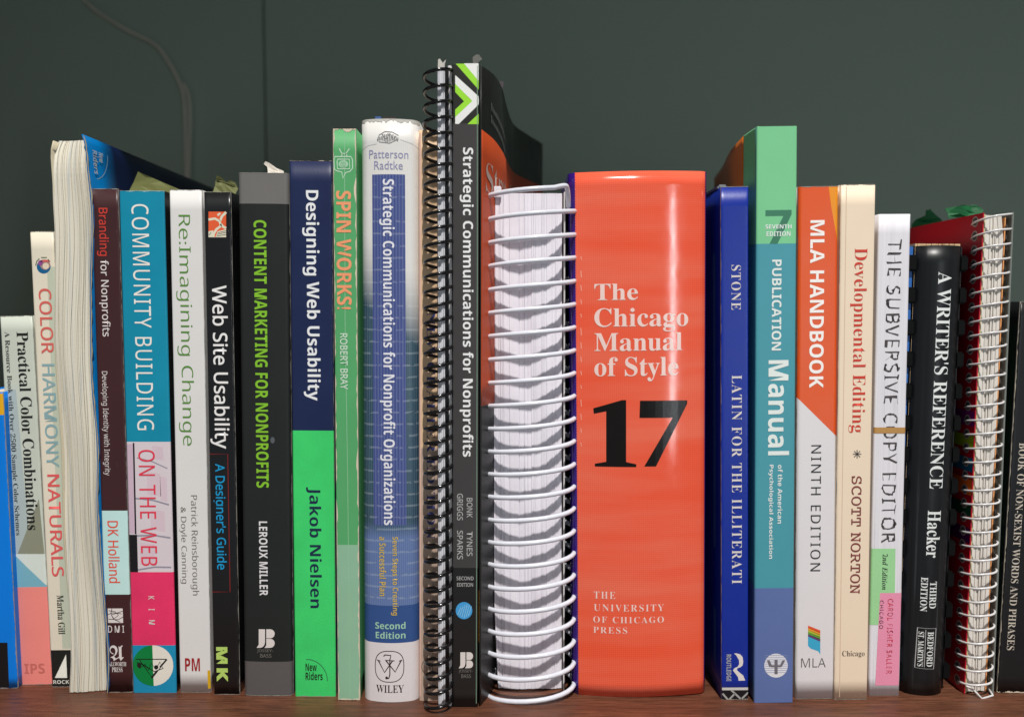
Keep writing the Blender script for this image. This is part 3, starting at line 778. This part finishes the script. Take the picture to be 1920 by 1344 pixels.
bm = bmesh.new(); box(bm, -h - .0034, -h - .0004, .0050, .2, 0, b.h - .001, .0002); finish('front_cover', bm, plain('black_card_and_gap_shade', (12, 12, 16), 1, .7), b.root)  # thick black layer: cover card, with the shade of the gap built in
bm = bmesh.new(); box(bm, -h + .001, -h + .0045, -.0004, .0012, b.h - .002, b.h + .003, .0003); finish('page_tab', bm, ink((228, 226, 232)), b.root)
cw = plain('white_coil_plastic', (226, 228, 238), 1, .22, .5, coat=.3)
xl = b.loc(909, 820, -.003)[0]; xr = b.loc(1079, 820, -.003)[0]
zb = b.loc(905, 1303, -.002)[1]; zt = b.loc(905, 373, -.002)[1]
cx = (xl + xr) / 2; rx = (xr - xl) / 2
pit = (zt - zb) / 22
head = [(xl + .0048, .0065, zb + .0085), (xl + .003, .004, zb + .0065), (xl + .0012, .0010, zb + .0032), (xl + .0001, -.0004, zb + .0008)]
zE = zb + pit * 22.5
tail = [(xr - .0055, -.0092, zE - .0006), (xr - .0043, -.0076, zE - .0016), (xr - .0036, -.0050, zE - .0052), (xr - .0032, -.001, zE - .0088)]
pts = []
n = 22 * 30
for i in range(n + 15):
    a = 2 * math.pi * i / 30
    if i > 22 * 30 + 10: break
    c, s_ = -math.cos(a), -math.sin(a)
    pts.append(Vector((cx + rx * c, .0005 + .0134 * s_, zb + pit * a / (2 * math.pi) + .00035 * noise.noise(Vector((a * .31, 4, 4))))))
pts = [Vector(q) for q in head] + pts + cubic([pts[-1]] + tail, 5)[1:]
bm = bmesh.new(); tube(bm, pts, .00108, 12); finish('coil', bm, cw, b.root, True)

# 17 big orange manual
b = Book('hardcover_book', 'widest book, orange jacket with white title and huge black number on its spine', (1064, 321), (1334, 320), (1077, 1307), (1325, 1307), .195, bulge=.0034, corner=.0035)
h = b.w / 2
g = G('orange_halftone_jacket'); x, y, z = g.xyz()
nb = g.noise(1, 3, g.mapping((9, 1, 70)), .5); nn = g.noise(40, 3)
A = g.math('SINE', g.math('MULTIPLY', g.math('ADD', x, z), 2 * math.pi / .0018)); B_ = g.math('SINE', g.math('MULTIPLY', g.math('SUBTRACT', x, z), 2 * math.pi / .0018))
dots = g.math('MULTIPLY', g.math('GREATER_THAN', g.math('MULTIPLY', A, B_), .15), .28)
o1 = g.mix(g.ramp(nb, [(.38, (0, 0, 0)), (.62, (1, 1, 1))]), rgb((244, 94, 62), 1.0), rgb((246, 112, 84), 1.0))
o1 = g.mix(g.math('MULTIPLY', g.ramp(nb, [(.52, (0, 0, 0)), (.70, (1, 1, 1))]), .12), o1, rgb((250, 140, 110)))
o1 = g.mix(dots, o1, rgb((206, 44, 24)))
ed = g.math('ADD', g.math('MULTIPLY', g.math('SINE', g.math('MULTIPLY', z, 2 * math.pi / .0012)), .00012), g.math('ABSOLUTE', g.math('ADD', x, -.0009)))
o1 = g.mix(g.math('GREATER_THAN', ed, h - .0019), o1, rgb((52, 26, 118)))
g.bump(g.math('ADD', nn, g.math('MULTIPLY', g.noise(500, 3), .05)), .16, .0006)
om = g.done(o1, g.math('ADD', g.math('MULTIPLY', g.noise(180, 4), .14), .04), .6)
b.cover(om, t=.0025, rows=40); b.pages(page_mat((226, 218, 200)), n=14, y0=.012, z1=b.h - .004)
cwht = ink((248, 214, 206), 1.0, .2)
for t_, a_ in (('The', (1115, 532, 1196, 563)), ('Chicago', (1115, 577, 1292, 622)), ('Manual', (1115, 624, 1280, 658)), ('of Style', (1115, 669, 1273, 715))):
    b.text(t_, 'serb', cwht, *a_, vert=False, res=5)
bk2 = ink((18, 14, 12), 1, .2)
b.poly('lettering', [(1113, 766), (1166, 750), (1174, 750), (1174, 866), (1193, 870), (1193, 875), (1116, 875), (1116, 870), (1137, 866), (1137, 771), (1114, 776)], bk2, 8)
b.poly('lettering', [(1200, 751), (1290, 751), (1290, 757), (1230, 874), (1208, 874), (1262, 783), (1206, 783), (1199, 783)], bk2, 8)
for t_, a_ in (('THE', (1114, 1110, 1154, 1123)), ('UNIVERSITY', (1114, 1133, 1245, 1146)), ('OF CHICAGO', (1113, 1156, 1245, 1168)), ('PRESS', (1113, 1176, 1176, 1188))):
    b.text(t_, 'serb', cwht, *a_, vert=False, off=-.009, sp=1.25)
b.line([[(1090, 480 + i * 27), (1091, 486 + i * 27 + (i * 7) % 9)] for i in range(14)], 1.3, ink((250, 170, 150)), 3, 'scuff_mark')

# 18 latin
b = Book('hardcover_book', 'slim royal blue hardcover with white serif capitals and black knot band at its foot', (1351, 350), (1404, 350), (1353, 1311), (1403, 1311), .145, corner=.0006)
bl_ = ink((6, 42, 150), 1.0, .33, .14, .5)
flat_paperback(b, bl_, t=.0015)
bm = bmesh.new()
for v0, v1 in ((472, 1040), (1156, 1262)):
    z0_, z1_ = b.loc(1340, v1)[1], b.loc(1340, v0)[1]
    q = [(-b.w / 2 - .00006, y_, z_) for y_, z_ in ((.009, z0_), (.0135, z0_), (.0135, z1_), (.009, z1_))]; bm.faces.new([bm.verts.new(p) for p in q])
finish('cover_print', bm, ink((60, 96, 150)), b.root)
bm = bmesh.new(); box(bm, -b.w / 2 - .0002, -b.w / 2 + .004, .0035, .14, b.h - .0008, b.h + .0016, .0007); finish('plastic_jacket_edge', bm, plain('clear_plastic', (150, 158, 160), .8, .15), b.root)
b.text('STONE', 'serb', wh, 1371, 497, 1389, 581, off=-.009, sp=1.15)
b.text('LATIN FOR THE ILLITERATI', 'serb', wh, 1372, 703, 1391, 1094, off=-.009, sp=1.15)
def rz(x, y): return (1330 + x / 6.929, 1150 + y / 6.929)
b.poly('logo', [rz(*p) for p in ((320, 515), (350, 512), (400, 525), (432, 560), (440, 620), (432, 670), (400, 695), (365, 705), (358, 730), (390, 760), (440, 800), (466, 865), (380, 868), (372, 820), (330, 765), (306, 735), (325, 705), (370, 685), (388, 650), (384, 600), (350, 540))], wh, 4)
b.text('ROUTLEDGE', 'sb', lt, 1362, 1226, 1371, 1276)
b.poly('colour_band', [rz(165, 990), rz(505, 990), rz(512, 1135), rz(168, 1135)], ink((20, 18, 22)), 2)
b.poly('colour_band', [rz(165, 958), rz(505, 955), rz(505, 990), rz(165, 992)], ink((206, 204, 200)), 3)
b.line([[rz(285, 990), rz(430, 1125)], [rz(172, 1035), rz(255, 1130)], [rz(240, 1132), rz(330, 1035)], [rz(390, 1132), rz(505, 1020)]], 3.4, ink((168, 166, 164)), 4, 'knot_pattern')

# 19 publication manual
b = Book('paperback_book', 'tallest pastel book, green top, teal middle and slate blue foot with white lettering', (1421, 236), (1493, 238), (1412, 1317), (1489, 1317), .16, corner=.0008)
TE = ink((72, 152, 166), 1.05, .42, .1); GRN = ink((122, 200, 146), 1.05, .42, .08); SL = ink((92, 112, 166), 1.05, .42, .1)
sd = b.d; b.d = .0008; b.cover(TE, name='spine'); b.d = sd; b.pages(page_mat((226, 218, 200)), n=12, x0=-b.w / 2 + .006, y1=.055)
b.band(None, 457, GRN, 1); b.band(1102, None, SL, 1)
h = b.w / 2
ptsA = [(1421, 237, .0006), (1408, 245, .009), (1394, 255, .019), (1369, 284, .058), (1356, 310, .098), (1339, 335, .129)]
cvA = [Vector((*(lambda p: (p.x, q[2], p.z))(b.I @ P(q[0], q[1], b.root.location.y + q[2])),)) for q in ptsA]
cf = cubic(cvA[:3], 5); cb = cubic(cvA[2:], 6)
board(b.root, 'back_cover', ink((214, 112, 34), 1.0, .4), [(c.x, c.y, c.z) for c in cb], t=.0005)
for v0, v1, m_, i in ((None, 457, GRN, 0), (457, 1102, TE, 1), (1102, None, SL, 2)):
    za = 1 if v0 is None else b.loc(1450, v0)[1] / b.h; zb_ = 0 if v1 is None else b.loc(1450, v1)[1] / b.h
    board(b.root, 'cover_fold', m_, [(c.x, c.y, c.z * za) for c in cf], z0=b.h * zb_ if v1 else 0, t=.0005)
b.text('7', 'sb', ink((62, 126, 98)), 1435, 394, 1484, 457, vert=False, lay=3)
pw_ = ink((232, 240, 236))
b.text('SEVENTH', 'sb', pw_, 1435, 421, 1484, 429, vert=False); b.text('EDITION', 'sb', pw_, 1437, 434, 1482, 443, vert=False)
b.text('PUBLICATION', 'sb', pw_, 1447, 487, 1465, 657); b.text('Manual', 'sb', pw_, 1440, 675, 1480, 853, off=.004)
b.text('of the American', 'sb', pw_, 1458, 871, 1467, 981); b.text('Psychological Association', 'sb', pw_, 1440, 871, 1450, 1047)
b.disc(1455, 1247, 22, 22.5, ink((226, 226, 232)), 3)
b.line([[(1434, 1240 + i * 4), (1476, 1240 + i * 4)] for i in range(-3, 6)], .9, ink((140, 150, 186)), 4)
gm = ink((112, 108, 116))
b.poly('logo', [(1452, 1236), (1458, 1236), (1458, 1263), (1452, 1263)], gm, 6)
b.poly('logo', [(1438, 1237), (1443, 1237), (1448, 1249), (1442, 1249)], gm, 6); b.poly('logo', [(1467, 1237), (1472, 1237), (1466, 1249), (1461, 1249)], gm, 6)
b.poly('logo', [(1443, 1246), (1466, 1246), (1464, 1250), (1445, 1250)], gm, 5)

# 20 ninth edition handbook
b = Book('paperback_book', 'glossy paperback, orange above a diagonal and white below, with bold white title', (1496, 349), (1574, 350), (1492, 1310), (1563, 1309), .155, corner=.0014)
flat_paperback(b, ink((228, 224, 226), 1, .36, .05, .4))
h = b.w / 2
zA = b.loc(1498, 745)[1]; zB = b.loc(1570, 818)[1]
b.poly('colour_block', [(-h, b.h), (h, b.h), (h, zB), (-h, zA)], ink((228, 88, 30), 1.0, .34, .06, .45), 1, raw=True)
def mz(x, y): return (1300 + x / 2.317, 200 + y / 2.317)
b.poly('colour_block', [mz(588, 348), mz(640, 348), mz(640, 600), mz(632, 598), mz(618, 540), mz(600, 440)], ink((246, 152, 30), 1.0, .34), 2)
b.text('MLA HANDBOOK', 'sb', ink((246, 236, 230), 1, .2), 1518, 413, 1545, 727)
b.text('NINTH EDITION', 's', ink((44, 42, 46)), 1520, 834, 1539, 1070, off=-.002, sp=1.25)
q0 = [(1515, 1172), (1538, 1181)]
cols_ = [((226, 84, 50), 0), ((240, 150, 50), 4), ((180, 190, 60), 8), ((96, 160, 60), 12), ((104, 60, 110), 16)]
for i, (c, dv) in enumerate(cols_):
    b.poly('logo', [(1515, 1172 + dv), (1538, 1181 + dv * 1.02), (1538, 1186 + dv * 1.02), (1515, 1176.4 + dv)], ink(c, 1.05), 3)
b.poly('logo', [(1515, 1192), (1538, 1202), (1538, 1226), (1534, 1220), (1520, 1215), (1515, 1210)], ink((60, 168, 206), 1.05), 3)
b.text('MLA', 's', ink((96, 94, 96)), 1502, 1233, 1548, 1250, vert=False, off=-.009)

# 21 developmental editing
b = Book('paperback_book', 'cream paperback with red serif title and dark red typewriter author name', (1576, 346), (1643, 346), (1564, 1311), (1626, 1311), .155)
flat_paperback(b, ink((242, 222, 196), 1, .45, .05))
b.line([[(1587, 350), (1581, 800), (1574, 1306)]], 1.2, ink((214, 186, 158)), 2, 'crease')
b.text('Developmental Editing', 'serb', ink((204, 60, 44), 1.05), 1593, 465, 1624, 811, off=-.010)
b.line([[(1607 - 8 * math.cos(R(t)), 851 - 8 * math.sin(R(t))), (1607 + 8 * math.cos(R(t)), 851 + 8 * math.sin(R(t)))] for t in (0, 45, 90, 135)], 1.8, ink((120, 112, 104)), 5)
b.text('SCOTT NORTON', 'mono', ink((128, 58, 56)), 1595, 892, 1614, 1112, off=.004)
b.text('Chicago', 'serb', ink((92, 78, 70)), 1579, 1219, 1621, 1232, vert=False, off=-.009)

# 22 subversive copy editor
b = Book('paperback_book', 'white wood-grain paperback with twig letters and green and pink notes near its foot', (1647, 401), (1709, 402), (1629, 1304), (1686, 1304), .145)
g = G('white_wood_print'); n = g.noise(1, 5, g.mapping((800, 1, 12)), .75)
wm = g.done(g.ramp(n, [(.30, rgb((190, 186, 192))), (.42, rgb((222, 220, 226))), (.6, rgb((232, 230, 236)))]), .5, .3)
b.cover(wm); b.pages(page_mat((226, 218, 200)), n=10)
b.text('THE SUBVERSIVE COPY EDITOR', 's', ink((74, 66, 66)), 1658, 449, 1684, 1017, off=-.006, sp=1.12, jit=1.6)
b.poly('tape_strip', [(1636, 801), (1704, 801), (1703, 812), (1636, 812)], ink((186, 140, 78)), 10)
b.poly('green_note', [(1634, 1028), (1679, 1028), (1677, 1171), (1630, 1171)], ink((160, 216, 156)), 4)
b.poly('pink_note', [(1650, 1111), (1690, 1111), (1685, 1284), (1641, 1284)], ink((236, 150, 180)), 6)
b.text('2nd Edition', 'seri', ink((50, 60, 50)), 1654, 1038, 1664, 1105)
b.text('CAROL FISHER SALLER', 's', ink((204, 50, 70)), 1663, 1122, 1673, 1262, jit=2, sp=1.2, lay=9)
b.text('CHICAGO', 's', ink((60, 40, 44)), 1649, 1125, 1656, 1178, jit=2, sp=1.2, lay=9)

# 23 comb-bound writer's reference
b = Book('comb_bound_book', 'black comb-bound book with white serif title and blue cover showing between the comb teeth', (1729, 460), (1815, 460), (1691, 1304), (1781, 1304), .135, bulge=.0042, corner=.0038)
h = b.w / 2
bp = plain('black_comb_plastic', (8, 9, 10), 1, .6, .15)
g = G('black_comb_spine'); n = g.noise(1, 4, g.mapping((420, 1, 9)), .6)
bs = g.done(g.ramp(n, [(.4, rgb((18, 21, 23))), (.62, rgb((26, 29, 31))), (.72, rgb((54, 58, 60)))]), .36, .4)
sd = b.d; b.d = .006; b.cover(bs, t=.0008, name='comb_spine'); b.d = sd
b.pages(page_mat((224, 192, 150), 1, .5), y0=.0062, z0=.001, z1=b.h + .0012, x0=-h + .0004, x1=h - .0002, n=26, amp=.0004, seed=3)
bl2 = plain('blue_card', (36, 100, 176), 1.1, .5)
bm = bmesh.new(); box(bm, -h - .0030, -h - .0004, .0058, .13, .001, b.h - .0002, .0002); finish('front_cover', bm, bl2, b.root)
bm = bmesh.new(); box(bm, h + .0001, h + .0008, .0062, .13, .001, b.h - .0002, .0002); finish('back_cover', bm, plain('black_card', (16, 16, 18), 1, .35), b.root)
z = b.loc(1712, 492)[1]; per = .0144
bmt = bmesh.new(); box(bmt, -h - .0040, -h + .0006, .0036, .0125, -.0036, .0036, .0008); bmesh.ops.recalc_face_normals(bmt, faces=bmt.faces)
tm = bpy.data.meshes.new('comb_tooth'); bmt.to_mesh(tm); bmt.free(); tm.materials.append(bp)
k = 0
while z > .008:
    o = bpy.data.objects.new('comb_tooth', tm); COL.objects.link(o); o.parent = b.root; o.location = (0, 0, z)
    o = bpy.data.objects.new('comb_tooth', tm); COL.objects.link(o); o.parent = b.root; o.location = (0, 0, z); o.scale = (-.9, 1, 1); z -= per
wt = ink((232, 236, 234), 1, .4)
b.text("A WRITER'S REFERENCE", 'serb', wt, 1751, 510, 1778, 916, off=-.004)
b.text('Hacker', 'serb', wt, 1738, 957, 1763, 1045)
b.text('THIRD', 'serb', wt, 1743, 1090, 1756, 1140); b.text('EDITION', 'serb', wt, 1727, 1082, 1739, 1146)
b.line([[(1722, 1177), (1756, 1178), (1751, 1254), (1717, 1252), (1722, 1177)]], 1.6, lt, 5)
b.line([[(1736, 1180), (1733, 1250)]], 1.2, lt, 5)
b.text('BEDFORD', 'serb', wt, 1738, 1184, 1750, 1249); b.text("ST. MARTIN'S", 'serb', wt, 1722, 1184, 1732, 1249)

# 24 red spiral notebook
b = Book('spiral_notebook', 'red spiral notebook with silvery wire and green paper tabs along its top', (1843, 398), (1899, 400), (1811, 1301), (1857, 1301), .15, cat='notebook')
h = b.w / 2
pgw = b.w * .80
b.pages(page_mat((228, 222, 214), 1, .25), x0=-h + .0008, x1=-h + pgw, y0=.0012, z0=.001, z1=b.h - .0010, n=13, amp=.0004, groove=.0007, rows=20, seed=12,
        warp=lambda x, y, t: (x - (.0014 * max(0, (t - .95) / .05) if x > 0 else 0), y + .0004 * math.sin(t * 14 + x * 700)))
bm = bmesh.new(); box(bm, -h + pgw + .0001, -h + pgw + .0006, .0010, .14, .0008, b.h - .002); finish('divider_sheet', bm, ink((232, 160, 100)), b.root)
bm = bmesh.new(); box(bm, -h - .0004, -h + .0002, 0, .145, 0, b.h, .0001); finish('front_cover', bm, ink((176, 10, 40), 1.1, .35, .1), b.root)
bm = bmesh.new(); box(bm, -h + .00025, -h + .0009, .0003, .14, .0006, b.h - .0006); finish('cover_lining', bm, ink((196, 186, 140)), b.root)
g = G('black_white_zigzag'); x, y, z = g.xyz()
zg = g.math('PINGPONG', z, .0022); ff = g.math('LESS_THAN', g.math('ADD', y, g.math('MULTIPLY', zg, 1.0)), .0035)
nz = g.noise(700, 2); f2 = g.math('GREATER_THAN', g.math('ADD', g.math('SINE', g.math('MULTIPLY', g.math('ADD', z, g.math('MULTIPLY', y, 1.2)), 2 * math.pi / .0046)), g.math('MULTIPLY', nz, .6)), .5)
zm = g.done(g.mix(f2, rgb((30, 26, 26)), rgb((216, 214, 212))), .4, .4)
bm = bmesh.new(); box(bm, h - .0009, h - .0003, .0035, .145, 0, b.h - .002); finish('back_cover', bm, zm, b.root)
bm = bmesh.new(); box(bm, -h + pgw + .0008, h - .001, .004, .14, 0, b.h - .003); finish('back_card', bm, zm, b.root)
bm = bmesh.new(); box(bm, h - .0002, h + .0006, -.0008, .145, 0, b.h + .0003, .0002); finish('plastic_cover', bm, plain('clear_plastic_sheet', (150, 156, 150), .75, .2), b.root)
for v0, v1, c in ((772, 800, (120, 10, 110)), (818, 842, (150, 170, 20)), (860, 886, (20, 100, 140)), (900, 930, (236, 104, 24)), (946, 970, (10, 74, 50)), (992, 1020, (80, 14, 80))):
    z0_, z1_ = b.loc(1830, v1)[1], b.loc(1830, v0)[1]
    bm = bmesh.new(); bm.faces.new([bm.verts.new(p) for p in ((-h - .00046, .0003, z0_), (-h - .00046, .05, z0_), (-h - .00046, .05, z1_), (-h - .00046, .0003, z1_))]); finish('cover_print', bm, ink(c, 1.1), b.root)
nt_ = 33
zt = b.loc(1838, 414, 0)[1]; zb = b.loc(1805, 1284, 0)[1]; pit = (zt - zb) / nt_
ringm = plain('grommet_grey', (186, 168, 166), 1, .5); holem = plain('hole_dark', (84, 78, 82), 1, .7)
bm1 = bmesh.new(); bm2 = bmesh.new()
for r_, bmx, xx in ((.0024, bm1, -.00050), (.0018, bm2, -.00056)):
    bmx.faces.new([bmx.verts.new((-h + xx, .0055 + r_ * math.cos(2 * math.pi * i / 16), r_ * math.sin(2 * math.pi * i / 16))) for i in range(16)])
    bmesh.ops.recalc_face_normals(bmx, faces=bmx.faces)
m1 = bpy.data.meshes.new('hole_ring'); bm1.to_mesh(m1); m1.materials.append(ringm); m2 = bpy.data.meshes.new('hole'); bm2.to_mesh(m2); m2.materials.append(holem)
for i in range(nt_ + 1):
    for nm, m_ in (('hole_ring', m1), ('punched_hole', m2)):
        o = bpy.data.objects.new(nm, m_); COL.objects.link(o); o.parent = b.root; o.location = (0, 0, zb + pit * i + .0002)
wire = plain('grey_wire', (226, 224, 224), 1, .25, .6)
pts = []
SEG = 24
for i in range(nt_ * SEG + SEG // 2):
    a = 2 * math.pi * i / SEG
    c, s_ = -math.cos(a), -math.sin(a); c = math.copysign(abs(c) ** .75, c); s_ = math.copysign(abs(s_) ** .85, s_)
    kx = .0026 * (1 - s_) * .5 if c > 0 else 0
    pts.append(Vector((c * (h + .0009) - kx * .2, .0040 + .0078 * s_ , zb + pit * (a / (2 * math.pi) + .30 * math.sin(a) * .25) + .0003 * noise.noise(Vector((a * .7, 2, 2))))))
pts = [Vector((h + .0004, .004, zb - .0022)), Vector((h - .001, -.0025, zb - .0035)), Vector((-.0005, -.0036, zb - .0045)), Vector((-h * .5, -.002, zb - .0015)), Vector((-h - .0004, .002, zb))] + pts
bm = bmesh.new(); tube(bm, pts, .00048, 8); finish('wire_coil', bm, wire, b.root, True)
NB = b

# 25 black book at the right edge
b = Book('paperback_book', 'black book with cream serif capitals cut off by the right edge of the picture', (1914, 566), (1975, 566), (1869, 1299), (1930, 1299), .15)
flat_paperback(b, ink((22, 23, 25), 1, .4, .12, .4, .25))
h = b.w / 2
bm = bmesh.new(); bm.faces.new([bm.verts.new(p) for p in ((-h - .00006, .0085, .004), (-h - .00006, .0098, .004), (-h - .00006, .0098, b.h - .002), (-h - .00006, .0085, b.h - .002))]); finish('red_rule', bm, ink((150, 24, 30)), b.root)
bm = bmesh.new(); bm.faces.new([bm.verts.new(p) for p in ((-h - .00006, .0015, .03), (-h - .00006, .0058, .03), (-h - .00006, .0058, b.h - .01), (-h - .00006, .0015, b.h - .01))]); finish('cover_print', bm, ink((24, 48, 36)), b.root)
b.text('BOOK OF NON-SEXIST WORDS AND PHRASES', 'serb', ink((206, 196, 182)), 1899, 830, 1913, 1218, off=-.008)
b.wear(WEAR, -1, .0003, 21); b.wear(WEAR, 'bottom', .0009, 22)

run_texts()

# ---------------------------------------------------------------- loose paper markers
def marker(name, label, pts, Y, mat, cat='bookmark', bend=.002, group=None):
    q = [P(u, v, Y) for u, v in pts]; c = sum(q, Vector()) / len(q)
    bm = bmesh.new(); A = [bm.verts.new(p - c) for p in q]
    f = bm.faces.new(A)
    f.normal_update(); bmesh.ops.triangulate(bm, faces=[f], ngon_method='EAR_CLIP'); bmesh.ops.subdivide_edges(bm, edges=bm.edges[:], cuts=2)
    ex = bmesh.ops.extrude_face_region(bm, geom=bm.faces[:])['geom']
    for v in ex:
        if isinstance(v, bmesh.types.BMVert): v.co.y += .00025
    for v in bm.verts: v.co.y += bend * math.sin(v.co.x * 500) + bend * .8 * math.sin(v.co.z * 420 + 1)
    bmesh.ops.recalc_face_normals(bm, faces=bm.faces)
    o = finish(name, bm, mat); o.location = c
    return tag(o, label, cat, group)
marker('bookmark', 'olive paper bookmark sticking up behind the teal book', [(236, 372), (244, 352), (259, 322), (300, 340), (340, 357), (345, 375)], .026, ink((104, 108, 62), 1.1, .6), bend=.0004)
marker('bookmark', 'crumpled olive paper tab above the black glossy paperback', [(402, 372), (404, 338), (409, 331), (416, 333), (421, 341), (426, 335), (433, 339), (437, 348), (442, 352), (440, 372)], .03, ink((96, 100, 62), 1.3, .7), bend=.0035)
marker('paper_tab', 'curled white paper tab above the grey topped charcoal book', [(499, 330), (503, 323), (501, 313), (495, 308), (498, 303), (504, 305), (516, 314), (530, 320), (534, 330)], .02, ink((190, 184, 176), 1.4, .7), bend=.0012)
marker('paper_tab', 'small white paper point on top of the chevron spine', [(887, 122), (886, 108), (893, 102), (898, 102), (904, 110), (899, 114), (890, 124)], .012, ink((196, 192, 182), 1.1, .7), bend=.0006)
marker('paper_tab', 'small grey paper triangle on the curling cover behind the chevron spine', [(929, 156), (936, 152), (945, 153), (944, 160), (941, 178), (936, 172)], .034, ink((140, 130, 130), 1.4, .7), bend=.0006)
def z7(x, y): return (1700 + x / 6.718, 370 + y / 6.718)
gg = ink((8, 84, 44), 1.2, .6, .3)
marker('paper_tab', 'dark green ragged paper tab further back on the red notebook', [z7(*p) for p in ((60, 420), (70, 340), (125, 275), (240, 230), (245, 158), (275, 160), (310, 142), (350, 180), (385, 215), (440, 280), (440, 420))], .060, gg, bend=.001)
marker('paper_tab', 'wide dark green ragged paper tab nearest the red notebook wire', [z7(*p) for p in ((530, 260), (530, 190), (503, 135), (640, 112), (700, 98), (775, 96), (800, 108), (850, 88), (895, 92), (940, 130), (968, 170), (900, 240))], .030, gg, bend=.001)
